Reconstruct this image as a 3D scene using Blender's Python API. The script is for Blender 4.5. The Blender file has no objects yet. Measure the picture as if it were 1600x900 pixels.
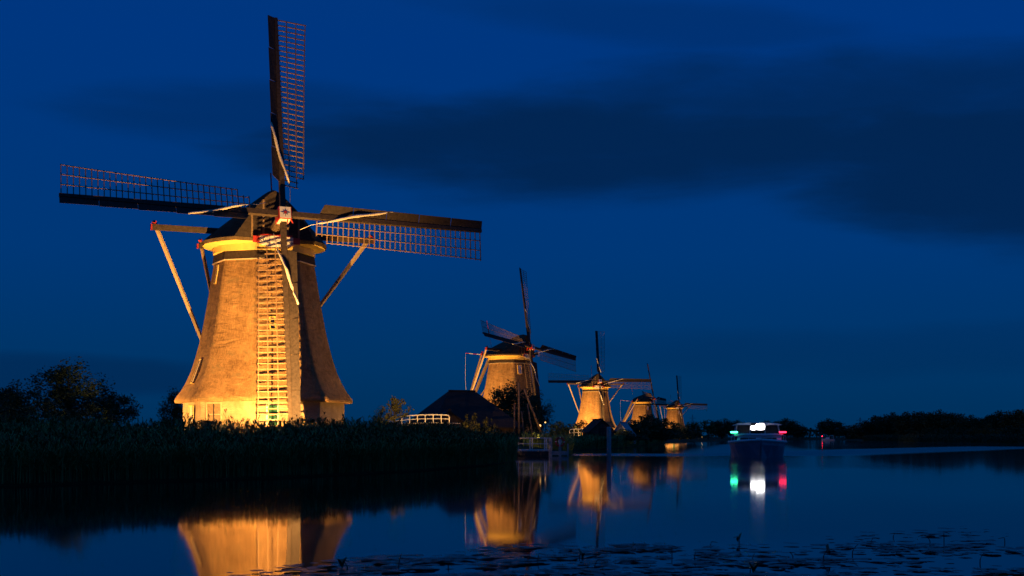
import bpy, math, random
import numpy as np
from mathutils import Vector, Matrix

SC = bpy.context.scene
COL = SC.collection
F = 2000.0            # focal length in photograph pixels (1600 wide)
HOR = 683.0           # horizon row
CAMZ = 1.6

# ------------------------------------------------------------------ camera
cam = bpy.data.cameras.new('camera')
cam.sensor_width = 36.0
cam.lens = 36.0 * F / 1600.0
cam.shift_y = (HOR - 450.0) / 1600.0
cam.clip_start = 0.1
cam.clip_end = 9000.0
cam_ob = bpy.data.objects.new('camera', cam)
cam_ob.location = (0, 0, CAMZ)
cam_ob.rotation_euler = (math.radians(90), 0, 0)
COL.objects.link(cam_ob)
SC.camera = cam_ob
SC.view_settings.view_transform = 'Standard'
SC.view_settings.look = 'None'
SC.view_settings.exposure = 0.0
SC.view_settings.gamma = 1.0
SC.render.engine = 'CYCLES'
SC.cycles.use_denoising = True
SC.cycles.max_bounces = 5
SC.cycles.sample_clamp_indirect = 4.0


def lin(r, g, b):
    def c(v):
        v /= 255.0
        return v / 12.92 if v <= 0.04045 else ((v + 0.055) / 1.055) ** 2.4
    return (c(r), c(g), c(b), 1.0)


# ------------------------------------------------------------------ night sky
class NT:
    """small node-tree helper"""
    def __init__(self, tree):
        self.t = tree

    def n(self, kind, **kw):
        nd = self.t.nodes.new(kind)
        for k, v in kw.items():
            setattr(nd, k, v)
        return nd

    def l(self, a, b):
        self.t.links.new(a, b)

    def m(self, op, a, b=None, c=None, clamp=False):
        nd = self.n('ShaderNodeMath', operation=op)
        nd.use_clamp = clamp
        for i, v in enumerate((a, b, c)):
            if v is None:
                continue
            if isinstance(v, (int, float)):
                nd.inputs[i].default_value = v
            else:
                self.l(v, nd.inputs[i])
        return nd.outputs[0]

    def smooth(self, v, a, b):
        nd = self.n('ShaderNodeMapRange', interpolation_type='SMOOTHSTEP')
        self.l(v, nd.inputs[0])
        nd.inputs[1].default_value = a
        nd.inputs[2].default_value = b
        return nd.outputs[0]

    def mix(self, f, a, b):
        nd = self.n('ShaderNodeMix', data_type='RGBA')
        for s, v in ((nd.inputs[0], f), (nd.inputs[6], a), (nd.inputs[7], b)):
            if isinstance(v, (int, float)):
                s.default_value = v
            elif isinstance(v, tuple):
                s.default_value = v
            else:
                self.l(v, s)
        return nd.outputs[2]

    def ramp(self, f, stops):
        nd = self.n('ShaderNodeValToRGB')
        e = nd.color_ramp.elements
        while len(e) < len(stops):
            e.new(0.5)
        for i, (p, c) in enumerate(stops):
            e[i].position = p
            e[i].color = c
        self.l(f, nd.inputs[0])
        return nd.outputs[0]

    def noise(self, vec, scale, detail=3.0, rough=0.5, dist=0.0):
        nd = self.n('ShaderNodeTexNoise')
        nd.inputs['Scale'].default_value = scale
        nd.inputs['Detail'].default_value = detail
        nd.inputs['Roughness'].default_value = rough
        nd.inputs['Distortion'].default_value = dist
        if vec is not None:
            self.l(vec, nd.inputs['Vector'])
        return nd.outputs['Fac']

    def scaled(self, vec, s, rot=(0, 0, 0), loc=(0, 0, 0)):
        nd = self.n('ShaderNodeMapping')
        nd.inputs['Scale'].default_value = s
        nd.inputs['Rotation'].default_value = rot
        nd.inputs['Location'].default_value = loc
        self.l(vec, nd.inputs['Vector'])
        return nd.outputs[0]


world = bpy.data.worlds.new('World')
SC.world = world
world.use_nodes = True
wt = world.node_tree
wt.nodes.clear()
w = NT(wt)
tc = w.n('ShaderNodeTexCoord')
nrm = w.n('ShaderNodeVectorMath', operation='NORMALIZE')
w.l(tc.outputs['Generated'], nrm.inputs[0])
sep = w.n('ShaderNodeSeparateXYZ')
w.l(nrm.outputs[0], sep.inputs[0])
el = w.m('ARCSINE', sep.outputs[2])
az = w.m('ARCTAN2', sep.outputs[0], sep.outputs[1])
sky = w.ramp(w.m('MULTIPLY', el, 1.0, None, True), [
    (0.0, lin(0, 47, 88)), (0.05, lin(0, 52, 101)), (0.14, lin(0, 55, 118)), (0.30, lin(0, 54, 127)),
    (0.55, lin(8, 58, 122)), (1.0, lin(16, 62, 116))])
# drifting dusk cloud banks, laid out by compass bearing and elevation
comb = w.n('ShaderNodeCombineXYZ')
w.l(az, comb.inputs[0])
w.l(w.m('MULTIPLY', el, 4.5), comb.inputs[1])
nz1 = w.noise(comb.outputs[0], 4.2, 6.0, 0.55, 0.6)
nz2 = w.noise(comb.outputs[0], 9.0, 4.0, 0.55, 0.3)
wob = w.m('ADD', w.m('MULTIPLY', w.m('SUBTRACT', nz1, 0.5), 1.9), w.m('MULTIPLY', w.m('SUBTRACT', nz2, 0.5), 1.1))


def bank(ca, ce, sa, se, tilt):
    """soft elliptical cloud bank: 1 in its middle, 0 outside"""
    da = w.m('SUBTRACT', az, ca)
    de = w.m('SUBTRACT', w.m('ADD', el, w.m('MULTIPLY', da, tilt)), ce)
    q = w.m('ADD', w.m('POWER', w.m('DIVIDE', w.m('ABSOLUTE', da), sa), 2.0), w.m('POWER', w.m('DIVIDE', w.m('ABSOLUTE', de), se), 2.0))
    return w.smooth(w.m('SUBTRACT', w.m('ADD', w.m('SUBTRACT', 1.0, q), wob), 0.0), -0.65, 0.85)


cl = None
for args, amt in (((0.09, 0.222, 0.30, 0.040, 0.02), 0.9), ((-0.20, 0.243, 0.15, 0.022, -0.03), 0.42), ((0.30, 0.238, 0.30, 0.045, 0.05), 0.75),
                  ((0.38, 0.195, 0.25, 0.058, 0.17), 0.9), ((0.10, 0.312, 0.16, 0.018, 0.10), 0.30),
                  ((-0.40, 0.045, 0.22, 0.016, 0.0), 0.55), ((0.8, 0.2, 0.5, 0.06, 0.0), 0.7),
                  ((-1.0, 0.22, 0.4, 0.05, 0.0), 0.6), ((2.4, 0.25, 0.6, 0.06, 0.0), 0.7),
                  ((-2.3, 0.2, 0.6, 0.06, 0.0), 0.7), ((0.33, 0.065, 0.30, 0.02, 0.0), 0.25)):
    b = w.m('MULTIPLY', bank(*args), amt)
    cl = b if cl is None else w.m('MAXIMUM', cl, b)
skyc = w.mix(cl, sky, lin(2, 35, 76))
bg = w.n('ShaderNodeBackground')
w.l(skyc, bg.inputs[0])
bg.inputs[1].default_value = 1.0
wo = w.n('ShaderNodeOutputWorld')
w.l(bg.outputs[0], wo.inputs[0])


# ------------------------------------------------------------------ materials
def mat(name, color, rough=0.8, build=None, metal=0.0, emit=None, spec=0.4):
    m_ = bpy.data.materials.new(name)
    m_.use_nodes = True
    t = NT(m_.node_tree)
    p = m_.node_tree.nodes['Principled BSDF']
    c4 = tuple(color) + (1.0,) if len(color) == 3 else color
    p.inputs['Base Color'].default_value = c4
    p.inputs['Roughness'].default_value = rough
    p.inputs['Metallic'].default_value = metal
    p.inputs['Specular IOR Level'].default_value = spec
    if emit:
        p.inputs['Emission Color'].default_value = tuple(emit[0]) + (1.0,)
        p.inputs['Emission Strength'].default_value = emit[1]
    if build:
        build(t, p)
    return m_


def sc3(c, k):
    return (c[0] * k, c[1] * k, c[2] * k, 1.0)


def varied(color, scale=(3, 3, 3), lo=0.6, hi=1.35, bump=0.0, bscale=20.0, detail=4.0, bdist=0.05):
    def f(t, p):
        co = t.n('ShaderNodeTexCoord').outputs['Object']
        nz = t.noise(t.scaled(co, scale), 1.0, detail, 0.6)
        c = t.ramp(nz, [(0.25, sc3(color, lo)), (0.75, sc3(color, hi))])
        t.l(c, p.inputs['Base Color'])
        if bump:
            b = t.n('ShaderNodeBump')
            b.inputs['Strength'].default_value = bump
            b.inputs['Distance'].default_value = bdist
            t.l(t.noise(co, bscale, 3.0), b.inputs['Height'])
            t.l(b.outputs[0], p.inputs['Normal'])
    return f


def thatch_nodes(col):
    def f(t, p):
        co = t.n('ShaderNodeTexCoord').outputs['Object']
        fib = t.noise(t.scaled(co, (15, 15, 1.5)), 1.0, 5.0, 0.7, 0.25)        # reed fibres run downwards
        band = t.noise(t.scaled(co, (0.8, 0.8, 2.4)), 1.0, 5.0, 0.62, 1.2)   # laid courses
        patch = t.noise(t.scaled(co, (0.9, 0.9, 1.5)), 1.0, 5.0, 0.62, 0.4)    # repairs and moss
        streak = t.noise(t.scaled(co, (1.7, 1.7, 0.16)), 1.0, 3.0, 0.6, 0.2)   # damp streaks
        v = t.m('ADD', t.m('MULTIPLY', fib, 0.40), t.m('MULTIPLY', band, 0.28))
        v = t.m('ADD', v, t.m('ADD', t.m('MULTIPLY', patch, 0.30), t.m('MULTIPLY', streak, 0.20)))
        c = t.ramp(v, [(0.40, sc3(col, 0.30)), (0.53, sc3(col, 0.72)), (0.60, sc3(col, 1.02)), (0.74, sc3(col, 1.6))])
        grey = t.mix(t.smooth(patch, 0.52, 0.72), c, (col[0] * 0.62, col[1] * 0.75, col[2] * 0.85, 1))
        t.l(grey, p.inputs['Base Color'])
        b = t.n('ShaderNodeBump')
        b.inputs['Strength'].default_value = 0.7
        b.inputs['Distance'].default_value = 0.2
        hh = t.m('ADD', t.m('MULTIPLY', fib, 0.42), t.m('MULTIPLY', band, 0.55))
        t.l(hh, b.inputs['Height'])
        t.l(b.outputs[0], p.inputs['Normal'])
    return f


def wood_nodes(col, lo=0.5, hi=1.5, sc=(6, 6, 6)):
    def f(t, p):
        co = t.n('ShaderNodeTexCoord').outputs['Object']
        a = t.noise(t.scaled(co, sc), 1.0, 5.0, 0.65, 0.6)
        c = t.ramp(a, [(0.3, sc3(col, lo)), (0.72, sc3(col, hi))])
        t.l(c, p.inputs['Base Color'])
        b = t.n('ShaderNodeBump')
        b.inputs['Strength'].default_value = 0.35
        b.inputs['Distance'].default_value = 0.02
        t.l(a, b.inputs['Height'])
        t.l(b.outputs[0], p.inputs['Normal'])
    return f


def brick_nodes(col):
    def f(t, p):
        co = t.n('ShaderNodeTexCoord').outputs['Object']
        s = t.n('ShaderNodeSeparateXYZ')
        t.l(co, s.inputs[0])
        ang = t.m('MULTIPLY', t.m('ARCTAN2', s.outputs[0], s.outputs[1]), 5.2)
        cb = t.n('ShaderNodeCombineXYZ')
        t.l(ang, cb.inputs[0])
        t.l(s.outputs[2], cb.inputs[1])
        br = t.n('ShaderNodeTexBrick')
        t.l(cb.outputs[0], br.inputs['Vector'])
        br.inputs['Scale'].default_value = 1.0
        br.inputs['Brick Width'].default_value = 0.22
        br.inputs['Row Height'].default_value = 0.07
        br.inputs['Mortar Size'].default_value = 0.008
        br.inputs['Color1'].default_value = sc3(col, 1.0)
        br.inputs['Color2'].default_value = sc3(col, 0.72)
        br.inputs['Mortar'].default_value = (0.42, 0.38, 0.3, 1)
        big = t.noise(co, 1.3, 5.0, 0.6)
        c = t.mix(t.smooth(big, 0.35, 0.75), br.outputs['Color'], sc3(col, 0.6))
        t.l(c, p.inputs['Base Color'])
        b = t.n('ShaderNodeBump')
        b.inputs['Strength'].default_value = 0.3
        b.inputs['Distance'].default_value = 0.01
        t.l(br.outputs['Fac'], b.inputs['Height'])
        b.invert = True
        t.l(b.outputs[0], p.inputs['Normal'])
    return f


def leaf_nodes(col):
    def f(t, p):
        g = t.n('ShaderNodeNewGeometry')
        nz = t.noise(g.outputs['Position'], 0.8, 3.0)
        r = t.m('ADD', t.m('MULTIPLY', g.outputs['Random Per Island'], 0.6), t.m('MULTIPLY', nz, 0.5))
        c = t.ramp(r, [(0.1, sc3(col, 0.45)), (0.55, sc3(col, 1.0)), (0.95, (col[0] * 1.9, col[1] * 1.6, col[2] * 1.2, 1))])
        t.l(c, p.inputs['Base Color'])
    return f


TH = (0.31, 0.185, 0.08)
M = {}
M['thatch'] = mat('thatch', TH, 0.95, thatch_nodes(TH), spec=0.15)
M['cap_thatch'] = mat('dark_cap_thatch', (0.105, 0.075, 0.045), 0.95, thatch_nodes((0.105, 0.075, 0.045)), spec=0.15)  # same thatch pattern in a darker tone than the tower
M['brick'] = mat('yellow_brick', (0.46, 0.32, 0.17), 0.9, brick_nodes((0.46, 0.32, 0.17)), spec=0.2)
M['dark_wood'] = mat('tarred_wood', (0.04, 0.03, 0.025), 0.8, wood_nodes((0.04, 0.03, 0.025), 0.5, 1.6), spec=0.3)
M['stock_wood'] = mat('weathered_stock', (0.06, 0.044, 0.034), 0.8, wood_nodes((0.06, 0.044, 0.034), 0.5, 1.6), spec=0.3)
M['brown_wood'] = mat('brown_wood', (0.22, 0.15, 0.085), 0.75, wood_nodes((0.22, 0.15, 0.085), 0.6, 1.4))
M['lattice_wood'] = mat('lattice_wood', (0.31, 0.20, 0.115), 0.8, wood_nodes((0.31, 0.20, 0.115), 0.7, 1.25), spec=0.1)
M['pale_wood'] = mat('pale_painted_wood', (0.60, 0.50, 0.36), 0.65, wood_nodes((0.60, 0.50, 0.36), 0.8, 1.15))
M['brace_wood'] = mat('brace_wood', (0.42, 0.32, 0.20), 0.7, wood_nodes((0.42, 0.32, 0.20), 0.75, 1.2))
M['yellow'] = mat('yellow_paint', (0.78, 0.56, 0.15), 0.55, varied((0.78, 0.56, 0.15), (2, 2, 2), 0.85, 1.1))
M['white'] = mat('white_paint', (0.80, 0.79, 0.74), 0.5, varied((0.80, 0.79, 0.74), (3, 3, 3), 0.85, 1.05))
M['cloth'] = mat('rolled_canvas', (0.78, 0.72, 0.60), 0.9, varied((0.78, 0.72, 0.60), (9, 9, 9), 0.75, 1.1, 0.4, 14.0))
M['red'] = mat('red_paint', (0.42, 0.035, 0.03), 0.5, varied((0.42, 0.035, 0.03), (4, 4, 4), 0.8, 1.15))
M['blue'] = mat('blue_paint', (0.03, 0.05, 0.20), 0.5)
M['green'] = mat('green_paint', (0.012, 0.10, 0.045), 0.5, varied((0.012, 0.10, 0.045), (3, 3, 3), 0.8, 1.1))
M['pane'] = mat('window_glass', (0.03, 0.03, 0.035), 0.08, spec=0.6)
M['metal'] = mat('galvanised_metal', (0.72, 0.73, 0.74), 0.45, varied((0.72, 0.73, 0.74), (5, 5, 5), 0.85, 1.1))
M['grey_wood'] = mat('grey_timber', (0.42, 0.41, 0.40), 0.8, wood_nodes((0.42, 0.41, 0.40), 0.6, 1.3))
M['black'] = mat('black_iron', (0.02, 0.02, 0.022), 0.5)
M['lamp_warm'] = mat('warm_lamp_lens', (0.9, 0.7, 0.3), 0.4, emit=((1.0, 0.55, 0.18), 9.0))
M['lantern'] = mat('lantern_globe', (0.9, 0.7, 0.3), 0.4, emit=((1.0, 0.5, 0.14), 2.2))
M['lamp_white'] = mat('white_lamp_lens', (0.9, 0.9, 0.9), 0.4, emit=((1.0, 0.98, 0.95), 9.0))
M['lamp_green'] = mat('green_lamp_lens', (0.1, 0.6, 0.4), 0.4, emit=((0.04, 1.0, 0.42), 13.0))
M['lamp_red'] = mat('red_lamp_lens', (0.6, 0.1, 0.1), 0.4, emit=((1.0, 0.015, 0.05), 9.0))
M['reed'] = mat('reed_leaf', (0.15, 0.24, 0.075), 0.8, leaf_nodes((0.15, 0.24, 0.075)), spec=0.2)
M['plume'] = mat('reed_plume', (0.14, 0.12, 0.05), 0.9, leaf_nodes((0.14, 0.12, 0.05)), spec=0.1)
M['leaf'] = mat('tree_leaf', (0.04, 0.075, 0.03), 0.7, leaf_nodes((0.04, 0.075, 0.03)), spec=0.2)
M['leaf_lamplit'] = mat('lamplit_leaf', (0.11, 0.12, 0.03), 0.7, leaf_nodes((0.11, 0.12, 0.03)), spec=0.2)  # tree leaf with the yellow lamp light put into its colour
M['bark'] = mat('bark', (0.07, 0.055, 0.04), 0.9, wood_nodes((0.07, 0.055, 0.04)))
M['roof'] = mat('dark_roof', (0.028, 0.024, 0.023), 0.9, varied((0.028, 0.024, 0.023), (1.5, 1.5, 4), 0.6, 1.4, 0.4, 6.0))
M['barn_wall'] = mat('tarred_barn_boards', (0.07, 0.05, 0.04), 0.85, wood_nodes((0.07, 0.05, 0.04), 0.6, 1.4, (5, 5, 0.6)))
M['canvas_grey'] = mat('grey_tent_canvas', (0.45, 0.46, 0.48), 0.8, varied((0.45, 0.46, 0.48), (1, 1, 1), 0.85, 1.1))
M['hull'] = mat('dark_blue_hull', (0.16, 0.20, 0.27), 0.35, varied((0.16, 0.20, 0.27), (0.8, 0.8, 2), 0.8, 1.2), spec=0.5)
M['boat_white'] = mat('white_boat_paint', (0.75, 0.76, 0.78), 0.35, varied((0.75, 0.76, 0.78), (1.5, 1.5, 1.5), 0.9, 1.05))
M['pad'] = mat('lily_pad', (0.04, 0.07, 0.035), 0.32, varied((0.04, 0.07, 0.035), (5, 5, 5), 0.5, 1.5), spec=0.5)
M['stalk'] = mat('dead_stalk', (0.045, 0.04, 0.03), 0.8, wood_nodes((0.045, 0.04, 0.03)))
M['ground'] = mat('grassy_earth', (0.05, 0.055, 0.025), 0.95, varied((0.05, 0.055, 0.025), (0.7, 0.7, 0.7), 0.6, 1.4, 0.5, 3.0, 5.0, 0.3), spec=0.1)
M['steel'] = mat('pylon_steel', (0.25, 0.26, 0.27), 0.6)


def water_nodes(t, p):
    g = t.n('ShaderNodeNewGeometry').outputs['Position']
    p.inputs['IOR'].default_value = 1.333
    p.inputs['Specular IOR Level'].default_value = 0.5
    rough = 0.046

    def band(x0, y0, x1, y1, wdt):
        dx, dy = x1 - x0, y1 - y0
        L = math.hypot(dx, dy)
        s = t.n('ShaderNodeSeparateXYZ')
        t.l(g, s.inputs[0])
        rx = t.m('SUBTRACT', s.outputs[0], x0)
        ry = t.m('SUBTRACT', s.outputs[1], y0)
        al = t.m('ADD', t.m('MULTIPLY', rx, dx / L), t.m('MULTIPLY', ry, dy / L))
        ac = t.m('ABSOLUTE', t.m('ADD', t.m('MULTIPLY', rx, -dy / L), t.m('MULTIPLY', ry, dx / L)))
        a = t.smooth(ac, wdt, wdt * 0.35)
        b1 = t.smooth(al, -4.0, 6.0)
        b2 = t.smooth(al, L, L * 0.75)
        return t.m('MULTIPLY', t.m('MULTIPLY', a, b1), b2)

    wk = t.m('MAXIMUM', band(19, 112, 3.5, 121, 11.0), band(19, 112, 92, 226, 12.0))
    wk = t.m('MAXIMUM', wk, t.m('MULTIPLY', band(20, 112, 60, 320, 9.0), 0.6))
    rp = t.m('MAXIMUM', band(20, 106, 14, 58, 9.0), 0.0)
    big = t.noise(t.scaled(g, (0.05, 0.018, 1)), 1.0, 3.0, 0.5, 0.6)
    r = t.m('ADD', t.m('ADD', rough, t.m('MULTIPLY', wk, 0.17)), t.m('MULTIPLY', t.m('SUBTRACT', big, 0.5), 0.03))
    t.l(r, p.inputs['Roughness'])
    b = t.n('ShaderNodeBump')
    b.inputs['Distance'].default_value = 0.02
    b.inputs['Strength'].default_value = 0.09
    rip = t.m('ADD', t.noise(t.scaled(g, (3.2, 0.5, 1)), 1.0, 3.0, 0.55, 0.3), t.m('MULTIPLY', rp, t.noise(t.scaled(g, (1.1, 1.5, 1)), 1.0, 3.0, 0.6, 0.4)))
    hgt = t.m('MULTIPLY', rip, t.m('ADD', t.m('ADD', 0.35, t.m('MULTIPLY', wk, 4.0)), t.m('MULTIPLY', rp, 5.0)))
    t.l(hgt, b.inputs['Height'])
    t.l(b.outputs[0], p.inputs['Normal'])


M['water'] = mat('canal_water', (0.002, 0.006, 0.012), 0.08, water_nodes)


# ------------------------------------------------------------------ mesh helpers
class MB:
    def __init__(self):
        self.v, self.f, self.mi, self.mats = [], [], [], []

    def mid(self, m_):
        if m_ not in self.mats:
            self.mats.append(m_)
        return self.mats.index(m_)

    def add(self, verts, faces, m_):
        o = len(self.v)
        i = self.mid(m_)
        self.v += [tuple(q) for q in verts]
        for f in faces:
            self.f.append([o + k for k in f])
            self.mi.append(i)

    def beam(self, p, q, wd, ht, m_, up=(0, 0, 1), w2=None, h2=None):
        p, q = Vector(p), Vector(q)
        d = (q - p).normalized()
        up = Vector(up)
        if abs(d.dot(up)) > 0.99:
            up = Vector((0, 1, 0)) if abs(d.y) < 0.9 else Vector((1, 0, 0))
        s = d.cross(up).normalized()
        u = s.cross(d).normalized()
        w2 = wd if w2 is None else w2
        h2 = ht if h2 is None else h2
        vs = []
        for c, a, b in ((p, wd / 2, ht / 2), (q, w2 / 2, h2 / 2)):
            for i, j in ((-1, -1), (1, -1), (1, 1), (-1, 1)):
                vs.append(c + s * (a * i) + u * (b * j))
        self.add(vs, [(3, 2, 1, 0), (4, 5, 6, 7), (0, 1, 5, 4), (1, 2, 6, 5), (2, 3, 7, 6), (3, 0, 4, 7)], m_)
        return self

    def box(self, c, size, m_, X=(1, 0, 0), Y=(0, 1, 0)):
        X, Y = Vector(X).normalized(), Vector(Y).normalized()
        Z = X.cross(Y)
        c = Vector(c)
        vs = [c + X * (size[0] / 2 * i) + Y * (size[1] / 2 * j) + Z * (size[2] / 2 * k)
              for k in (-1, 1) for i, j in ((-1, -1), (1, -1), (1, 1), (-1, 1))]
        self.add(vs, [(3, 2, 1, 0), (4, 5, 6, 7), (0, 1, 5, 4), (1, 2, 6, 5), (2, 3, 7, 6), (3, 0, 4, 7)], m_)
        return self

    def tube(self, pts, rad, m_, n=7):
        pts = [Vector(p) for p in pts]
        rad = rad if isinstance(rad, (list, tuple)) else [rad] * len(pts)
        vs, fs = [], []
        for i, p in enumerate(pts):
            d = (pts[min(i + 1, len(pts) - 1)] - pts[max(i - 1, 0)]).normalized()
            up = Vector((0, 0, 1)) if abs(d.z) < 0.9 else Vector((0, 1, 0))
            s = d.cross(up).normalized()
            u = s.cross(d)
            for k in range(n):
                a = 2 * math.pi * k / n
                vs.append(p + s * (rad[i] * math.cos(a)) + u * (rad[i] * math.sin(a)))
        for i in range(len(pts) - 1):
            for k in range(n):
                a, b = i * n + k, i * n + (k + 1) % n
                fs.append((a, b, b + n, a + n))
        fs.append(tuple(range(n - 1, -1, -1)))
        fs.append(tuple(range((len(pts) - 1) * n, len(pts) * n)))
        self.add(vs, fs, m_)
        return self

    def rings(self, rows, m_, cap0=True, cap1=True, close=True):
        n = len(rows[0])
        vs = [p for r in rows for p in r]
        fs = []
        for i in range(len(rows) - 1):
            for k in range(n if close else n - 1):
                a, b = i * n + k, i * n + (k + 1) % n
                fs.append((a, b, b + n, a + n))
        if cap0:
            fs.append(tuple(range(n - 1, -1, -1)))
        if cap1:
            fs.append(tuple(range((len(rows) - 1) * n, len(rows) * n)))
        self.add(vs, fs, m_)
        return self

    def prism(self, poly, ext, m_):
        """polygon (3D points) extruded by the vector ext"""
        e = Vector(ext)
        self.rings([[Vector(p) for p in poly], [Vector(p) + e for p in poly]], m_)
        return self

    def mesh(self, name, smooth=False):
        me = bpy.data.meshes.new(name)
        me.from_pydata([tuple(q) for q in self.v], [], self.f)
        for m_ in self.mats:
            me.materials.append(m_)
        me.polygons.foreach_set('material_index', self.mi)
        if smooth:
            me.polygons.foreach_set('use_smooth', [True] * len(me.polygons))
        me.update()
        return me

    def build(self, name, parent=None, smooth=False, loc=None, **props):
        o = bpy.data.objects.new(name, self.mesh(name, smooth))
        COL.objects.link(o)
        if parent is not None:
            o.parent = parent
        if loc is not None:
            o.location = loc
        for k, v in props.items():
            o[k] = v
        return o


def thing(name, label, cat, loc, group=None, rz=0.0):
    o = bpy.data.objects.new(name, None)
    o.empty_display_size = 0.3
    COL.objects.link(o)
    o.location = loc
    o.rotation_euler = (0, 0, rz)
    o['label'] = label
    o['category'] = cat
    if group:
        o['group'] = group
    return o


def copy_tree(o, parent=None):
    c = o.copy()
    COL.objects.link(c)
    if parent is not None:
        c.parent = parent
    for ch in o.children:
        copy_tree(ch, c)
    return c


def np_mesh(name, verts, faces_n, nverts_per_face, mats, mi=None):
    """fast mesh: verts (N,3), faces flat index array with nverts_per_face corners each"""
    me = bpy.data.meshes.new(name)
    verts = np.asarray(verts, np.float32)
    fl = np.asarray(faces_n, np.int32).ravel()
    nf = len(fl) // nverts_per_face
    me.vertices.add(len(verts))
    me.vertices.foreach_set('co', verts.ravel())
    me.loops.add(len(fl))
    me.loops.foreach_set('vertex_index', fl)
    me.polygons.add(nf)
    me.polygons.foreach_set('loop_start', np.arange(0, len(fl), nverts_per_face, dtype=np.int32))
    me.polygons.foreach_set('loop_total', np.full(nf, nverts_per_face, np.int32))
    for m_ in mats:
        me.materials.append(m_)
    if mi is not None:
        me.polygons.foreach_set('material_index', np.asarray(mi, np.int32))
    me.update(calc_edges=True)
    return me


def at(px, D, z=0.0):
    return Vector(((px - 800.0) / F * D, D, z))


def zat(py, D):
    return CAMZ + (HOR - py) / F * D


# ------------------------------------------------------------------ water and land
MB().add([(-3000, -600, 0), (3000, -600, 0), (3000, 3000, 0), (-3000, 3000, 0)], [(0, 1, 2, 3)], M['water'])
wm = MB()
wm.add([(-3000, -600, 0), (3000, -600, 0), (3000, 3000, 0), (-3000, 3000, 0)], [(0, 1, 2, 3)], M['water'])
wm.build('canal_water', kind='structure')

SHORE = [  # x, y, inland direction
    (-150, 30, -1, .4), (-60, 35, -.75, .65), (-30, 37.5, -.6, .8), (-16.4, 42, -.5, .85), (-9.2, 50.5, -.5, .85), (-4.8, 60, -.6, .8),
    (-1.2, 74, -.8, .6), (-.2, 84, -1, .2), (-.4, 100, -1, .1), (0.3, 109, -.8, .6), (5.2, 116, -.6, .8), (6.0, 150, -.9, .3),
    (14, 175, -.7, .7), (24, 240, -.9, .4), (38, 320, -.9, .35), (64, 430, -.9, .4), (102, 600, -.8, .5), (160, 800, -.5, .86),
    (178, 808, 0, 1), (196, 800, .5, .86), (178, 700, 1, .1), (137, 500, 1, 0), (115, 355, 1, 0), (107, 266, 1, 0), (100, 200, 1, 0),
    (92, 120, 1, 0), (80, 50, 1, -.2), (55, 8, .8, -.6), (25, -4, .3, -1), (-20, -5, 0, -1), (-90, -5, -.4, -.9), (-150, 0, -.9, -.4),
    (-168, 15, -1, 0)]
gm = MB()
rowsg = []
rg = random.Random(5)
for off, z in ((-2.5, -0.6), (0.0, 0.02), (0.9, 0.28), (3.5, 0.55), (9, 0.95), (20, 1.2), (60, 1.25)):
    row = []
    for x, y, dx, dy in SHORE:
        L = math.hypot(dx, dy)
        row.append((x + dx / L * off, y + dy / L * off, z))
    rowsg.append(row)
cx, cy = 30, 250
far = []
for (x, y, z) in rowsg[-1]:
    a = math.atan2(y - cy, x - cx)
    far.append((cx + 5000 * math.cos(a), cy + 5000 * math.sin(a), 1.25))
rowsg.append(far)
gm.rings(rowsg, M['ground'], False, False)
gm.build('ground', smooth=True, kind='structure')


# ------------------------------------------------------------------ floodlights
def floodlight(loc, target, watts, half_angle, label, color=(1.0, 0.485, 0.118), size=0.10, stake=0.45, flap=None):
    t = thing('floodlight', label, 'floodlight', loc, 'floodlights shining on the mills')
    d = (Vector(target) - Vector(loc) - Vector((0, 0, stake))).normalized()
    c = Vector((0, 0, stake))
    MB().beam((0, 0, -0.2), (0, 0, stake - 0.02), 0.06, 0.06, M['black']).build('stake', t)
    side = d.cross(Vector((0, 0, 1))).normalized()
    up = side.cross(d)
    hb = MB()
    hb.box(c, (0.34, 0.26, 0.12), M['black'], side, up)
    hb.build('housing', t)
    MB().box(c + d * 0.068, (0.28, 0.2, 0.012), M['lamp_warm'], side, up).build('lens', t)
    if flap:      # added, unseen metal sheet that blocks the beam towards the trees
        a0, a1, e0, e1 = (math.radians(q) for q in flap)
        o_ = c + d * 0.14
        fl_ = MB()
        rows_ = []
        for e_ in (e0, e1):
            rows_.append([o_ + Vector((math.sin(a0 + (a1 - a0) * k / 6), math.cos(a0 + (a1 - a0) * k / 6), math.tan(e_))) * r_
                          for r_, ks in ((0.50, range(7)), (0.52, range(6, -1, -1))) for k in ks])
        fl_.rings(rows_, M['black'])
        fl_.build('added_beam_shield', t)
    ld = bpy.data.lights.new('floodlight_beam', 'SPOT')
    ld.energy = watts
    ld.color = color
    ld.spot_size = math.radians(half_angle * 2)
    ld.spot_blend = 0.6
    ld.shadow_soft_size = size / 2
    lo = bpy.data.objects.new('floodlight_beam', ld)
    COL.objects.link(lo)
    lo.parent = t
    lo.location = c + d * 0.14
    lo.rotation_euler = d.to_track_quat('-Z', 'Y').to_euler()
    return t


# ------------------------------------------------------------------ windmills
def octr(theta, n0, rin, p=110.0):
    """radius of an octagon with softly rounded corners (inner radius rin, one face normal at n0)"""
    s = 0.0
    for k in range(8):
        c = math.cos(theta - n0 - k * math.pi / 4)
        if c > 0.3:
            s += c ** p
    return rin * s ** (-1.0 / p)


PROFILE = [(2.72, 6.02), (2.95, 5.92), (3.4, 5.58), (3.91, 5.28), (4.7, 4.92), (5.65, 4.62), (6.5, 4.39), (7.39, 4.18), (8.4, 3.99),
           (9.47, 3.80), (10.87, 3.57), (12.0, 3.38), (12.6, 3.28)]


def prof_r(z):
    for (a, ra), (b, rb) in zip(PROFILE, PROFILE[1:]):
        if a <= z <= b:
            return ra + (rb - ra) * (z - a) / (b - a)
    return PROFILE[0][1] if z < PROFILE[0][0] else PROFILE[-1][1]


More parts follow.
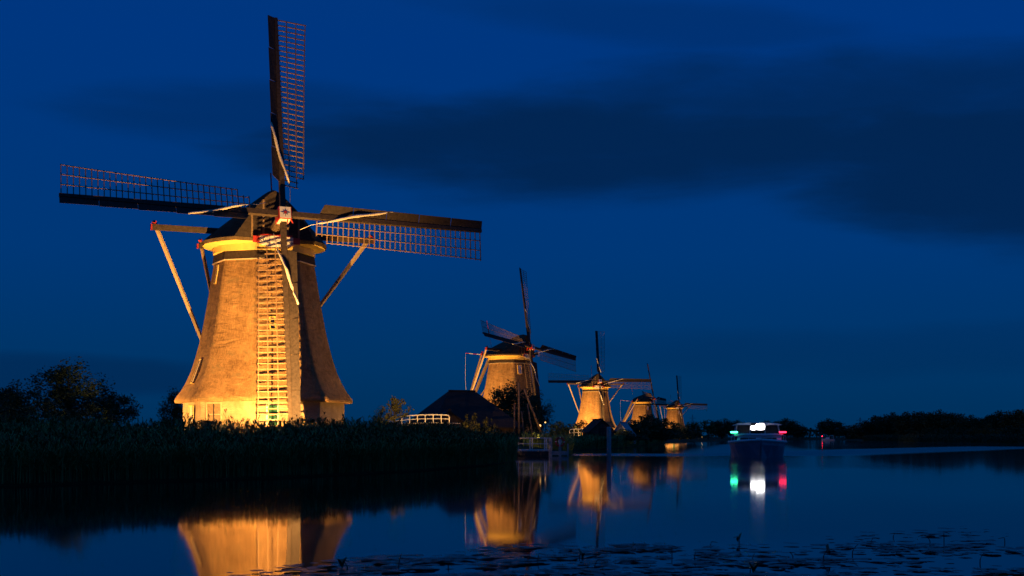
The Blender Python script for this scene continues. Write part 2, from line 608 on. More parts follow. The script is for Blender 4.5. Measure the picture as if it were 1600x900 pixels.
def windmill(label, loc, oct_deg, phi_deg, o, R_h, R_v, rot_deg, detail, windows, mast_u=0.0):
    t = thing('windmill', label, 'windmill', loc, 'windmills standing along the canal')
    n0 = math.radians(oct_deg + 22.5)

    def ring(r, z, n=96, p=110.0):
        return [Vector((octr(a, n0, r * 0.924, p) * math.sin(a), -octr(a, n0, r * 0.924, p) * math.cos(a), z))
                for a in (2 * math.pi * k / n for k in range(n))]

    # thatched tower
    rows = [ring(r, z) for z, r in PROFILE]
    b = MB()
    b.rings([ring(5.45, 2.60), ring(5.95, 2.58)] + rows, M['thatch'], False, True)
    b.build('thatched_tower', t, True)
    # brick base
    b = MB()
    b.rings([ring(5.42, -1.0, 96, 260), ring(5.42, 2.66, 96, 260)], M['brick'])
    base = b.build('base_wall', t)

    def face(th, off, depth):
        th = math.radians(th)
        nv = Vector((math.sin(th), -math.cos(th), 0))
        tv = Vector((math.cos(th), math.sin(th), 0))
        return nv * depth + tv * off, tv, nv
    n0d = math.degrees(n0)

    def opening(name, k, off, z0, z1, wd, frame_m, leaf_m, bars=0, parent=None, slope=False, proud=0.06):
        """frame, leaf and bars set on octagon face k"""
        th = n0d + 45 * k
        rr = 5.42 * 0.924 if not slope else 0
        par = parent or t

        def pt(dx, z, out):
            r_ = rr if not slope else prof_r(z) * 0.924
            c_, tv, nv = face(th, off + dx, r_ + out)
            return c_ + Vector((0, 0, z))
        fw = 0.10 if not slope else 0.07
        nv = face(th, 0, 1)[2]
        fb = MB()
        fb.beam(pt(-wd / 2, z0, 0), pt(-wd / 2, z1, 0), fw, proud * 2, frame_m, nv)
        fb.beam(pt(wd / 2, z0, 0), pt(wd / 2, z1, 0), fw, proud * 2, frame_m, nv)
        fb.beam(pt(-wd / 2 - fw / 2, z1 + fw / 2, 0), pt(wd / 2 + fw / 2, z1 + fw / 2, 0), proud * 2.1, fw, frame_m)
        fb.beam(pt(-wd / 2 - fw / 2, z0 - fw / 2, 0), pt(wd / 2 + fw / 2, z0 - fw / 2, 0), proud * 2.4, fw, frame_m)
        fo = fb.build(name, par)
        lb = MB()
        lb.beam(pt(0, z0, 0.0), pt(0, z1, 0.0), wd - fw, proud * 1.1, leaf_m, nv)
        lb.build('pane' if leaf_m is M['pane'] else 'leaf_panel', fo)
        if name == 'double_door':
            MB().beam(pt(0, z0, proud * 0.7), pt(0, z1, proud * 0.7), 0.07, 0.05, M['dark_wood'], nv).build('meeting_stile', fo)
        for q in range(bars):
            zz = z0 + (z1 - z0) * (q + 1) / (bars + 1)
            MB().beam(pt(-wd / 2 + fw / 2, zz, proud * 0.62), pt(wd / 2 - fw / 2, zz, proud * 0.62), 0.03, 0.06, frame_m).build('glazing_bar', fo)
        return fo
    for wdef in windows:
        opening(*wdef[:8], bars=wdef[8], slope=wdef[9], proud=wdef[10])

    # collar and painted curb band under the cap
    b = MB()
    b.rings([ring(3.47, 12.02), ring(3.40, 12.55)], M['dark_wood'])
    b.build('collar', t, False)
    b = MB()
    b.rings([ring(3.50, 11.95), ring(3.50, 12.01)], M['pale_wood'])
    b.build('collar_edge', t)
    circ = lambda r, z, n=48: [Vector((r * math.sin(2 * math.pi * k / n), -r * math.cos(2 * math.pi * k / n), z)) for k in range(n)]
    b = MB()
    b.rings([circ(3.40, 12.56), circ(3.42, 13.2)], M['yellow'])
    b.build('curb_band', t, False)

    # cap frame: U right, A forward (towards the sails)
    ph = math.radians(phi_deg)
    U = Vector((math.cos(ph), math.sin(ph), 0))
    A = Vector((math.sin(ph), -math.cos(ph), 0))
    Z = Vector((0, 0, 1))

    def cp(u, v, z):
        return U * u + A * v + Z * z
    EZ = 13.32
    vs_ = [-4.25, -4.0, -3.5, -2.8, -1.8, -0.6, 0.6, 1.7, 2.6, 3.3]
    hs_ = [0.25, 0.75, 1.25, 1.65, 2.05, 2.45, 2.85, 3.2, 3.32, 3.15]
    ws_ = [0.5, 1.4, 2.35, 3.1, 3.75, 4.15, 4.2, 3.85, 3.3, 2.7]
    ns = 21
    rows = []
    for v, h, wv in zip(vs_, hs_, ws_):
        row = []
        for i in range(ns):
            s = -1 + 2 * i / (ns - 1)
            row.append(cp(wv * s, v, EZ + h * (1 - abs(s) ** 1.35)))
        rows.append(row)
    b = MB()
    b.rings(rows, M['cap_thatch'], False, False, close=False)
    # thick thatch edge below the eaves
    edge = [r[0] for r in rows] + rows[-1][1:-1][:0] + [r[-1] for r in reversed(rows)]
    low = [p * 0.975 + Z * (EZ - 0.22 - p.z * 0.975) for p in edge]
    b.rings([edge, low], M['cap_thatch'], False, False)
    cap = b.build('cap', t, True)
    # boarded front of the cap
    fr = [p - A * 0.02 for p in rows[-1]]
    b = MB()
    b.prism(fr, -A * 0.1, M['dark_wood'])
    fb_ = b.build('cap_front_boards', cap)
    for uu in (-1.55, -0.8, 0.8, 1.55):
        hh = 3.15 * (1 - abs(uu / 2.75) ** 1.35)
        MB().beam(cp(uu, 3.32, EZ + 0.05), cp(uu, 3.32, EZ + hh - 0.05), 0.12, 0.07, M['brown_wood'], A).build('front_batten', cap)
    # painted soffit between eaves and curb
    nring = []
    for p in low:
        d = Vector((p.x, p.y, 0)).normalized()
        nring.append(d * 3.41 + Z * 12.98)
    b = MB()
    b.rings([low, nring], M['yellow'], False, False)
    b.build('soffit', cap)

    # beams and braces of the winding gear
    zl, zs = 14.0, 13.42
    vl, vsb = 0.6, -2.7
    Lh, Sh = 7.5, 3.95
    b = MB()
    b.beam(cp(-Lh, vl, zl), cp(Lh, vl, zl), 0.32, 0.36, M['stock_wood'])
    sp = b.build('long_cross_beam', t)
    for s in (-1, 1):
        MB().beam(cp(s * (Lh + 0.005), vl, zl), cp(s * (Lh + 0.10), vl, zl), 0.33, 0.37, M['red']).build('beam_end', sp)
    b = MB()
    b.beam(cp(-Sh, vsb, zs), cp(Sh, vsb, zs), 0.28, 0.30, M['stock_wood'])
    sp2 = b.build('short_cross_beam', t)
    for s in (-1, 1):
        MB().beam(cp(s * (Sh + 0.005), vsb, zs), cp(s * (Sh + 0.12), vsb, zs), 0.29, 0.31, M['red']).build('beam_end', sp2)
    tail_top, tail = cp(0, -3.6, 13.6), cp(0, -10.0, 1.0)
    b = MB()
    b.beam(tail_top, tail, 0.34, 0.4, M['brown_wood'])
    b.build('tail_pole', t)
    for s in (-1, 1):
        top = cp(s * (Lh - 0.32), vl - 0.22, zl)
        bot = cp(s * 0.25, -9.6, 1.9)
        d = (top - bot).normalized()
        br = MB().beam(bot, top + d * 0.35, 0.21, 0.21, M['brace_wood'])
        bo = br.build('long_brace', t)
        MB().beam(top + d * 0.355, top + d * 0.52, 0.22, 0.22, M['red']).build('brace_tip', bo)
        top = cp(s * (Sh - 0.25), vsb - 0.2, zs)
        bot = cp(s * 0.25, -9.1, 3.0)
        d = (top - bot).normalized()
        bo = MB().beam(bot, top + d * 0.4, 0.2, 0.2, M['brown_wood']).build('short_brace', t)
        MB().beam(top + d * 0.405, top + d * 0.55, 0.21, 0.21, M['red']).build('brace_tip', bo)
    wb = MB()
    hubc = cp(0, -9.75, 1.7)
    rim = [hubc + U * (0.9 * math.cos(a)) + Z * (0.9 * math.sin(a)) for a in (2 * math.pi * k / 16 for k in range(17))]
    wb.tube(rim, 0.05, M['brown_wood'], 5)
    for k in range(4):
        a = math.pi * k / 4
        q = U * (0.9 * math.cos(a)) + Z * (0.9 * math.sin(a))
        wb.beam(hubc - q, hubc + q, 0.05, 0.05, M['brown_wood'], A)
    wb.build('winch_wheel', t)
    # striped boom and mast at the back of the cap
    for nm, p, q, cnt in (('striped_boom', cp(0, -4.1, 13.55), cp(0, -8.6, 14.05), 6), ('striped_mast', cp(mast_u, -3.4, 14.4), cp(mast_u, -4.4, 19.2), 2)):
        par = None
        for k in range(cnt):
            c0, c1 = p.lerp(q, k / cnt + 0.001), p.lerp(q, (k + 1) / cnt)
            red = (k % 2 == 1)
            seg = MB().tube([c0, c1], 0.075 if cnt > 2 else 0.05, M['red'] if red else M['white'], 6)
            if par is None:
                par = seg.build(nm, t)
            else:
                seg.build('stripe', par)
        if cnt > 2:
            MB().tube([q, q + Z * (-4.0) - A * 0.05, q + Z * (-8.0) + A * 0.15, q + Z * (-12.4) + A * 0.4], 0.022, M['cloth'], 4).build('hanging_rope', par)

    # rotor: axis, up
    ti = math.radians(12)
    N = (A * math.cos(ti) + Z * math.sin(ti)).normalized()
    W = (Z * math.cos(ti) - A * math.sin(ti)).normalized()
    H = cp(0, o, 14.5)
    b = MB()
    b.tube([H - N * (o - 1.6), H - N * 0.5], 0.33, M['brown_wood'], 12)
    b.build('windshaft', t)
    b = MB()
    hx = 0.40
    b.box(H, (hx * 2, hx * 2, 1.1), M['red'], U, W)
    hub = b.build('hub_block', t)
    b = MB()
    b.box(H + N * 0.565, (hx * 2 - 0.09, hx * 2 - 0.06, 0.02), M['white'], U, W)
    b.build('hub_plate', hub)
    b = MB()
    b.box(H + N * 0.02 - W * (hx + 0.012), (hx * 2 - 0.1, 0.02, 0.9), M['white'], U, W)
    b.build('hub_underside', hub)
    b = MB()
    for k in range(8):
        a = math.pi / 4 * k
        r1 = 0.32 if k % 2 == 0 else 0.22
        d1 = U * math.cos(a) + W * math.sin(a)
        d2 = U * math.cos(a + math.pi / 2) + W * math.sin(a + math.pi / 2)
        c = H + N * 0.578
        b.prism([c + d1 * 0.08 + d2 * 0.035, c + d1 * r1, c + d1 * 0.08 - d2 * 0.035], N * 0.012, M['blue'])
    b.build('hub_star', hub)
    MB().prism([H + N * 0.58 + U * (0.10 * math.cos(2 * math.pi * k / 12)) + W * (0.10 * math.sin(2 * math.pi * k / 12)) for k in range(12)],
               N * 0.02, M['red']).build('hub_boss', hub)
    # iron and wedges that clamp the stocks
    for a in (-0.55, 0.55, 0.2):
        MB().beam(H + U * a - W * 0.55 + N * 0.2, H + U * a * 0.7 - W * 0.42 + N * 0.45, 0.07, 0.07, M['red']).build('stock_wedge', hub)

    # four sails
    rr = random.Random(int(loc[0] * 10) + 3)
    for k in range(4):
        th = math.radians(90 * k - rot_deg)
        rd = -math.sin(th) * U + math.cos(th) * W
        td = math.cos(th) * U + math.sin(th) * W
        horiz = k % 2 == 1
        R = R_h if horiz else R_v
        n_off = 0.22 if horiz else -0.12

        def bp(r, s, n=0.0):
            tau = math.radians(17.0 - 12.0 * max(0.0, min(1.0, (r - 2.0) / (R - 2.0))))
            return H + rd * r + td * (s * math.cos(tau)) + N * (n_off + n - s * math.sin(tau))
        st = MB()
        st.beam(bp(0.42, 0), bp(2.6, 0), 0.34, 0.36, M['stock_wood'], N, 0.34, 0.34)
        st.beam(bp(2.6, 0), bp(R, 0), 0.34, 0.34, M['stock_wood'], N, 0.20, 0.20)
        if horiz:
            pass
        sail = st.build('sail', t)
        # leading wind boards
        nb = 5
        r0, r1 = 2.25, R
        for q in range(nb):
            a = r0 + (r1 - r0) * q / nb + 0.012
            c = r0 + (r1 - r0) * (q + 1) / nb - 0.012
            w0 = 0.72 - 0.14 * q / nb
            sl = 0.3 if q == 0 else 0.0
            p4 = [bp(a, -0.13, 0.02), bp(c, -0.10, 0.02), bp(c, -w0, 0.20), bp(a + sl, -w0, 0.26)]
            MB().prism(p4, N * 0.04, M['dark_wood']).build('windboard', sail)
        # lattice
        nbar = 33
        r0, r1 = 2.15, R - 0.12
        bars = []
        thick = 0.06 if detail else 0.05
        for q in range(nbar):
            r = r0 + (r1 - r0) * q / (nbar - 1)
            so = 2.02 - 0.42 * (1 - q / (nbar - 1)) ** 0.8
            if q < 2:
                so *= 0.72
            bars.append(((bp(r, 0.10), bp(r, so + 0.06)), thick))
        fr_ = (0.35, 0.68, 1.0) if detail else (0.5, 1.0)
        lats = []
        for f_ in fr_:
            pts = []
            for q in range(2 if f_ == 1.0 else 0, nbar, 2):
                so = 2.02 - 0.42 * (1 - q / (nbar - 1)) ** 0.8
                pts.append(bp(r0 + (r1 - r0) * q / (nbar - 1), so * f_, 0.03))
            lats.append(pts)
        if detail:
            for (p, q), th_ in bars:
                MB().beam(p, q, th_, th_, M['lattice_wood'], N).build('lattice_bar', sail)
            for pts in lats:
                MB().tube(pts, thick * 0.55, M['lattice_wood'], 4).build('lattice_batten', sail)
        else:
            lb = MB()
            for (p, q), th_ in bars:
                lb.beam(p, q, th_, th_, M['lattice_wood'], N)
            for pts in lats:
                lb.tube(pts, thick * 0.6, M['lattice_wood'], 4)
            lb.mats = [M['brown_wood']]
            lb.build('sail_lattice', sail)
        # rolled up sail cloth lashed diagonally across the blade
        ra = (7.2, 6.2, 6.1, 6.0)[(k + 1) % 4] if detail else 6.3
        pts, rads = [], []
        for q in range(11):
            f_ = q / 10
            r = ra + (2.25 - ra) * f_
            s = -0.68 + 1.15 * f_ ** 1.15
            pts.append(bp(r, s, 0.24 + 0.10 * math.sin(f_ * 9 + k)))
            rads.append(0.10 * (0.35 + 0.65 * math.sin(math.pi * (0.12 + 0.8 * f_))) * (1 + 0.18 * math.sin(q * 2.3 + k)))
        MB().tube(pts, rads, M['cloth'], 7).build('rolled_canvas', sail, True)
        MB().tube([pts[-1], pts[-1].lerp(bp(1.4, 0.62, 0.2), 0.6) - Z * 0.05, bp(1.1, 0.85 if horiz else 0.6, -0.1)], 0.022, M['cloth'], 4).build('sail_rope', sail)

    # painted beard board under the hub
    b = MB()
    top, bot = [], []
    for i in range(13):
        s = -1 + 2 * i / 12
        top.append(cp(1.5 * s, 3.5, 13.46 - 0.10 * s * s))
        bot.append(cp(1.5 * s, 3.5, 12.95 - 0.28 * (1 - abs(s)) ** 0.8 - 0.22 * abs(math.sin(s * 3.2)) * (1 - abs(s)) + 0.1))
    b.prism(top + bot[::-1], A * 0.07, M['white'])
    bd = b.build('beard_board', t)
    for s in (-1, 1):
        MB().box(cp(s * 1.33, 3.59, 13.18), (0.44, 0.42, 0.05), M['red'], U, Z).build('beard_end', bd)
    MB().beam(cp(-1.05, 3.56, 13.5), cp(1.05, 3.56, 13.5), 0.16, 0.08, M['red']).build('beard_moulding', bd)
    sb = MB()
    for i in range(9):
        c = cp(-1.0 + 0.25 * i, 3.585, 13.12 + 0.07 * math.sin(i * 2.1))
        r_ = 0.12 + 0.03 * math.sin(i * 1.7)
        a0 = i * 1.9
        sb.tube([c + U * (r_ * (1 - 0.09 * j) * math.cos(a0 + j * 0.62)) + Z * (r_ * (1 - 0.09 * j) * math.sin(a0 + j * 0.62)) for j in range(9)],
                0.022, M['blue'], 4)
    sb.build('beard_scrolls', bd)
    return t


WIN1 = [('double_door', -1, -1.05, 0.4, 2.45, 1.05, M['brace_wood'], M['brown_wood'], 2, False, 0.08),
        ('entrance_door', -2, 0.2, -0.2, 2.3, 1.0, M['yellow'], M['pale_wood'], 0, False, 0.08),
        ('green_door', 0, -1.15, -0.4, 2.35, 0.75, M['white'], M['green'], 2, False, 0.10),
        ('dormer_window', -2, 0.1, 3.9, 5.4, 0.5, M['yellow'], M['pale_wood'], 1, True, 0.11),
        ('upper_window', -2, 0.0, 10.6, 11.7, 0.35, M['yellow'], M['pale_wood'], 1, True, 0.08),
        ('middle_window', 0, -0.75, 7.35, 8.1, 0.36, M['yellow'], M['pane'], 1, True, 0.12)]
WIN2 = [('upper_window', 0, -0.3, 10.3, 11.6, 0.75, M['yellow'], M['white'], 1, True, 0.10),
        ('double_door', -1, 0.2, 0.0, 2.3, 1.1, M['white'], M['green'], 1, False, 0.08)]

m1 = at(413, 87, 1.3)
windmill('largest and nearest windmill, floodlit thatched tower rising behind the reeds', m1, 7.0, 23.6, 5.45, 13.6, 13.9, 0.9, True, WIN1, 1.45)
m2 = at(796, 205.5, 1.35)
windmill('second largest windmill, turned sideways behind a dark bushy tree and the barn', m2, 12.0, 57.0, 4.0, 13.4, 13.3, 6.0, False, WIN2)
m3 = at(930, 331, 1.3)
windmill('middle windmill of the row with level sails above a small gabled shed', m3, 10.0, 10.0, 5.0, 13.5, 13.4, 0.0, False, WIN2)
m4 = at(1004, 473, 1.3)
windmill('small distant windmill turned sideways, its foot hidden by dark bushes', m4, 12.0, 66.0, 4.5, 13.4, 13.4, 2.0, False, WIN2)
m5 = at(1054, 565, 1.3)
windmill('smallest and farthest windmill, at the right end of the row', m5, 10.0, 17.0, 5.0, 13.3, 13.2, 1.0, False, WIN2)

# the lamps that light the mills
LC = (1.0, 0.55, 0.16)
floodlight((m1.x + 2.3, m1.y - 13.4, 1.2), m1 + Vector((0.6, 0, 6.8)), 27500, 47, 'low floodlight on a stake in the grass before the largest windmill', flap=(-100, -35, -25, 13))
floodlight((m1.x + 2.8, m1.y - 13.9, 1.2), m1 + Vector((-0.5, -5.5, 21)), 16000, 42, 'upward floodlight aimed at the sails of the largest windmill')
floodlight((m1.x - 11.0, m1.y - 3.0, 1.2), m1 + Vector((-3, -1, 3.6)), 7500, 55, 'low floodlight beside the left corner of the largest windmill')
floodlight((m1.x + 13, m1.y + 6.5, 1.2), m1 + Vector((2, 0, 5)), 3600, 45, 'low floodlight on the canal side of the largest windmill')
for mm, nm, pw, dx, dy, rim in ((m2, 'windmill behind the bushy tree', 26000, -8, -12, 3200), (m3, 'windmill above the gabled shed', 38000, -6.5, -12, 14000),
                                (m4, 'sideways distant windmill', 17000, -7, -11.5, 0), (m5, 'farthest windmill', 15000, -6, -12, 6000)):
    floodlight((mm.x + dx, mm.y + dy, 1.2), mm + Vector((0, 0, 7.4)), pw, 58, 'floodlight standing before the ' + nm)
    if rim:
        floodlight((mm.x + 13, mm.y + 6, 1.2), mm + Vector((2, 0, 4.5)), rim, 45, 'floodlight on the canal side of the ' + nm)


# ------------------------------------------------------------------ reeds
def reeds(name, spans, per_m2, depth, hmin, hmax, seed, bl=0.027, leafs=4, ramp=0.0, leafm='reed'):
    rng = np.random.default_rng(seed)
    P = []
    for (x0, y0, x1, y1, dx, dy) in spans:
        L = math.hypot(x1 - x0, y1 - y0)
        n = int(L * depth * per_m2)
        a = rng.random(n)
        d = rng.random(n) ** 1.25 * depth - 0.5
        l_ = math.hypot(dx, dy)
        P.append(np.stack([x0 + (x1 - x0) * a + dx / l_ * d, y0 + (y1 - y0) * a + dy / l_ * d,
                           np.clip(0.1 + d * 0.06, -0.1, 0.8), d], 1))
    P = np.concatenate(P)
    n = len(P)
    clump = 0.5 + 0.5 * np.sin(P[:, 0] * 0.9 + 1.3 * np.sin(P[:, 1] * 0.7)) * np.sin(P[:, 0] * 0.37 + 2)
    var = 0.5 * rng.random(n) + 0.5 * clump
    if ramp:      # waterside reeds are shorter, the belt grows taller up the bank
        top = hmin + (hmax - hmin) * np.clip(P[:, 3] / ramp, 0, 1) ** 0.8
        h = top * (0.80 + 0.26 * var) - np.where(P[:, 3] > 0.8, P[:, 2], 0)
    else:
        h = hmin + (hmax - hmin) * var
    tall = rng.random(n) < 0.11
    h = np.where(tall, h * (1.04 + 0.22 * rng.random(n)), h)
    V, Fq, MI = [], [], []
    base = 0
    lean_a = rng.random(n) * 6.283
    lean = 0.05 + 0.13 * rng.random(n)
    yaw = rng.random(n) * 3.1416
    # stem: 3 levels ribbon
    def ribbon(pts, wds, yaws, m_):
        nonlocal base
        k = len(pts)
        cnt = len(pts[0])
        sx, sy = np.cos(yaws), np.sin(yaws)
        rows = []
        for p, wd in zip(pts, wds):
            off = np.stack([sx * wd / 2, sy * wd / 2, np.zeros(cnt)], 1)
            rows += [p - off, p + off]
        arr = np.stack(rows, 1).reshape(-1, 3)     # cnt * 2k
        V.append(arr)
        idx = base + np.arange(cnt)[:, None] * (2 * k)
        for i in range(k - 1):
            Fq.append(np.concatenate([idx + 2 * i, idx + 2 * i + 1, idx + 2 * i + 3, idx + 2 * i + 2], 1))
            MI.append(np.full(cnt, m_))
        base += cnt * 2 * k
    b0 = P[:, :3]
    ld = np.stack([np.cos(lean_a), np.sin(lean_a), np.zeros(n)], 1)
    up = np.array([0, 0, 1.0])
    def stem_pt(f):
        return b0 + up * (h * f)[:, None] + ld * (h * lean * f * f)[:, None]
    one = np.ones(n)
    ribbon([stem_pt(one * 0), stem_pt(one * 0.5), stem_pt(one)], [bl * 0.5 * one, bl * 0.45 * one, bl * 0.2 * one], yaw, 0)
    for j in range(leafs):
        f0 = 0.25 + 0.65 * rng.random(n)
        s = stem_pt(f0)
        a = rng.random(n) * 6.283
        le = 0.35 + 0.45 * rng.random(n)
        dv = np.stack([np.cos(a), np.sin(a), np.zeros(n)], 1)
        rise = 0.45 + 0.5 * rng.random(n)
        p1 = s + dv * (le * 0.45)[:, None] + up * (le * rise * 0.55)[:, None]
        p2 = s + dv * (le * 0.95)[:, None] + up * (le * (rise * 0.75 - 0.15))[:, None]
        ribbon([s, p1, p2], [bl * 0.8 * one, bl * one, bl * 0.1 * one], a + 1.57, 0)
    # plumes on part of the stems
    sel = rng.random(n) < 0.25
    s = stem_pt(one)[sel]
    m_ = len(s)
    for j in range(3):
        a = lean_a[sel] + (rng.random(m_) - 0.5) * 1.6
        dv = np.stack([np.cos(a), np.sin(a), np.zeros(m_)], 1)
        le = 0.16 + 0.14 * rng.random(m_)
        p1 = s + dv * (le * 0.35)[:, None] + up * (le * 0.7)[:, None]
        p2 = s + dv * (le * 0.9)[:, None] + up * (le * 0.75)[:, None]
        o1 = np.ones(m_)
        ribbon([s, p1, p2], [0.015 * o1, 0.06 * o1, 0.015 * o1], rng.random(m_) * 3.14, 1)
    me = np_mesh(name, np.concatenate(V), np.concatenate([f.reshape(-1, 4) for f in Fq]), 4, [M[leafm], M['plume']], np.concatenate(MI))
    ob = bpy.data.objects.new(name, me)
    COL.objects.link(ob)
    ob['kind'] = 'stuff'
    ob['label'] = 'tall dark reeds growing along the canal bank'
    return ob


reeds('reeds', [(-36, 37.0, -16.4, 42, -.2, .98), (-16.4, 42, -9.2, 50.5, -.2, .98), (-9.2, 50.5, -4.8, 60, -.2, .98), (-4.8, 60, -1.2, 74, -.2, .98)],
      30, 15.0, 1.30, 2.40, 11, ramp=13.0)
reeds('reeds', [(-1.2, 74, -.1, 84, -1, .2)], 30, 6.0, 1.6, 2.15, 14, ramp=4.0)
reeds('reeds', [(-.2, 84, -.4, 100, -1, .1), (5.2, 118, 6.0, 150, -.9, .3), (6, 150, 14, 175, -.7, .7), (14, 175, 24, 240, -.9, .4), (24, 240, 38, 320, -.9, .4)],
      7, 5.0, 1.0, 1.9, 12, 0.08)
reeds('reeds', [(107, 266, 100, 200, 1, 0), (115, 355, 107, 266, 1, 0), (137, 500, 115, 355, 1, 0)], 3, 6.0, 1.4, 2.4, 13, 0.14, 3, leafm='leaf')


# ------------------------------------------------------------------ trees and bushes
def tree_meshes(seed, n_clump, per, leaf, m_leaf, shape, openness=1.0):
    """unit tree: height 1, width 1.  returns (wood mesh, crown mesh)"""
    rng = np.random.default_rng(seed)
    rnd = random.Random(seed)
    C, Rr = [], []
    while len(C) < n_clump:
        u = rng.normal(size=3)
        u /= np.linalg.norm(u)
        rr = rng.random() ** 0.45
        if shape == 'wood':
            c = np.array([u[0] * 0.40 * rr, u[1] * 0.40 * rr, 0.52 + u[2] * 0.42 * rr])
        elif shape == 'tree':
            c = np.array([u[0] * 0.36 * rr, u[1] * 0.36 * rr, 0.60 + u[2] * 0.32 * rr])
            c[0] += 0.06 * math.sin(c[2] * 9 + seed)
            if c[2] < 0.35 and abs(c[0]) > 0.3:
                continue
        else:
            c = np.array([u[0] * 0.40 * rr, u[1] * 0.40 * rr, 0.05 + abs(u[2]) * 0.78 * rr])
        C.append(c)
        Rr.append((0.075 + 0.085 * rng.random()) * openness)
    V, Fq = [], []
    base = 0
    for c, r in zip(C, Rr):
        n = int(per * (0.6 + 0.8 * rng.random()))
        u = rng.normal(size=(n, 3))
        u /= np.linalg.norm(u, axis=1)[:, None]
        p = c + u * (r * rng.random(n) ** 0.5)[:, None] * np.array([1.0, 1.0, 0.9])
        a = rng.normal(size=(n, 3))
        a /= np.linalg.norm(a, axis=1)[:, None]
        b = np.cross(a, rng.normal(size=(n, 3)))
        b /= np.linalg.norm(b, axis=1)[:, None]
        s = (leaf * (0.6 + 0.8 * rng.random(n)))[:, None]
        V.append(np.stack([p - a * s, p + b * s * 0.5, p + a * s, p - b * s * 0.5], 1).reshape(-1, 3))
        Fq.append(base + np.arange(n * 4).reshape(-1, 4))
        base += n * 4
    V = np.concatenate(V)
    V[:, 2] = np.maximum(V[:, 2], 0.0)
    me = np_mesh('crown', V, np.concatenate(Fq), 4, [m_leaf])
    wd = MB()
    top = 0.62 if shape == 'tree' else 0.35
    trunk = [(0.012 * math.sin(3 * z + seed), 0.012 * math.cos(4 * z), z) for z in (-0.06, 0.1, 0.25, 0.42, top)]
    wd.tube(trunk, [0.034, 0.026, 0.021, 0.015, 0.006], M['bark'], 6)
    for c in rnd.sample(C, min(14, len(C))):
        z0 = rnd.uniform(0.18, 0.5) if shape == 'tree' else rnd.uniform(0.0, 0.2)
        st = Vector((0, 0, min(z0, c[2] * 0.8)))
        cv = Vector(c)
        wd.tube([st, st.lerp(cv, 0.5) + Vector((0, 0, -0.02)), cv], [0.012, 0.008, 0.003], M['bark'], 4)
    return wd.mesh('trunk', True), me


NEAR = [tree_meshes(21 + i, 64, 90, 0.017, M['leaf'], 'tree') for i in range(2)]
FARV = [tree_meshes(41 + i, 110, 40, 0.030, M['leaf'], 'wood', 1.15) for i in range(3)]
BUSH = [tree_meshes(61 + i, 80, 70, 0.020, M['leaf'], 'bush') for i in range(2)]
FBUSH = [tree_meshes(71 + i, 80, 40, 0.032, M['leaf'], 'bush', 1.2) for i in range(2)]
SPARSE = tree_meshes(81, 34, 30, 0.026, M['leaf_lamplit'], 'tree', 0.8)
LBUSH = tree_meshes(82, 36, 46, 0.03, M['leaf_lamplit'], 'bush')
FLIT = [tree_meshes(91 + i, 44, 26, 0.036, M['leaf_lamplit'], 'tree', 1.15) for i in range(2)]
rt = random.Random(9)
ORD = ('first second third fourth fifth sixth seventh eighth ninth tenth eleventh twelfth thirteenth fourteenth fifteenth sixteenth seventeenth '
       'eighteenth nineteenth twentieth twenty-first twenty-second').split()


def ordinal(values, v):
    return ORD[sorted(values).index(v)]




def plant(px, D, ytop, wpx, var, label, cat='tree', group=None, zb=None):
    zb = 1.1 if zb is None else zb
    ht = (zat(ytop, D) - zb) * (1.12 if cat == 'bush' else 1.0)
    wdt = wpx / F * D * 1.12
    nm = {'tree': 'tree', 'bush': 'bush'}[cat]
    t = thing(nm, label, cat, at(px, D, zb), group, rt.uniform(0, 6.28))
    for name, me in (('trunk', var[0]), ('crown', var[1])):
        o = bpy.data.objects.new(name, me)
        COL.objects.link(o)
        o.parent = t
        o.scale = (wdt, wdt, ht)
    return t


plant(110, 104, 561, 150, NEAR[0], 'tallest dark tree behind the reeds at the far left')
plant(22, 98, 588, 110, NEAR[1], 'dark round tree behind the reeds at the left edge of the view')
plant(172, 112, 600, 95, NEAR[1], 'lower dark tree sloping down on the mill side of the tallest left tree')
plant(-45, 100, 596, 110, NEAR[0], 'dark tree reaching in over the reeds from beyond the left edge')
plant(62, 92, 618, 120, BUSH[0], 'broad dark bush below the two left trees', 'bush')
plant(140, 95, 628, 120, BUSH[1], 'broad dark bush under the tallest left tree', 'bush')
plant(-10, 90, 622, 110, BUSH[1], 'dark bush low at the left edge behind the reeds', 'bush')
plant(272, 118, 606, 60, NEAR[0], 'dark narrow tree just left of the largest windmill')
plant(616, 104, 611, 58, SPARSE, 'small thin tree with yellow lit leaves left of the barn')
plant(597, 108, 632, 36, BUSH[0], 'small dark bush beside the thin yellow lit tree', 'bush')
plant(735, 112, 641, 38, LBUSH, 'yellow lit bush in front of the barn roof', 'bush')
plant(764, 114, 648, 26, LBUSH, 'small yellow lit bush at the right corner of the barn', 'bush')
plant(796, 165, 588, 92, NEAR[1], 'large dark bushy tree in front of the second windmill')
plant(838, 172, 612, 66, NEAR[0], 'dark tree with feathery edge just right of the second windmill')
plant(815, 150, 628, 80, BUSH[0], 'dense dark bush behind the leaning poles', 'bush')
plant(768, 150, 636, 54, BUSH[1], 'dark bush between barn and leaning poles', 'bush')
plant(872, 195, 655, 44, FBUSH[0], 'dark round bush behind the lifebuoy', 'bush')
plant(893, 210, 661, 36, FBUSH[1], 'low dark bush left of the small lit railing', 'bush')
plant(910, 262, 653, 34, FBUSH[0], 'dark bush covering the left foot of the middle windmill', 'bush')
BG = 'dark bushes massed on the bank below the distant mills'
BGL = ((975, 205, 668, 44), (992, 225, 655, 52), (1016, 250, 643, 56), (1040, 290, 650, 50), (1062, 330, 660, 46), (985, 190, 676, 60),
                      (1035, 250, 668, 60), (1080, 400, 668, 40), (915, 165, 686, 50), (945, 170, 684, 50), (1005, 300, 648, 50))
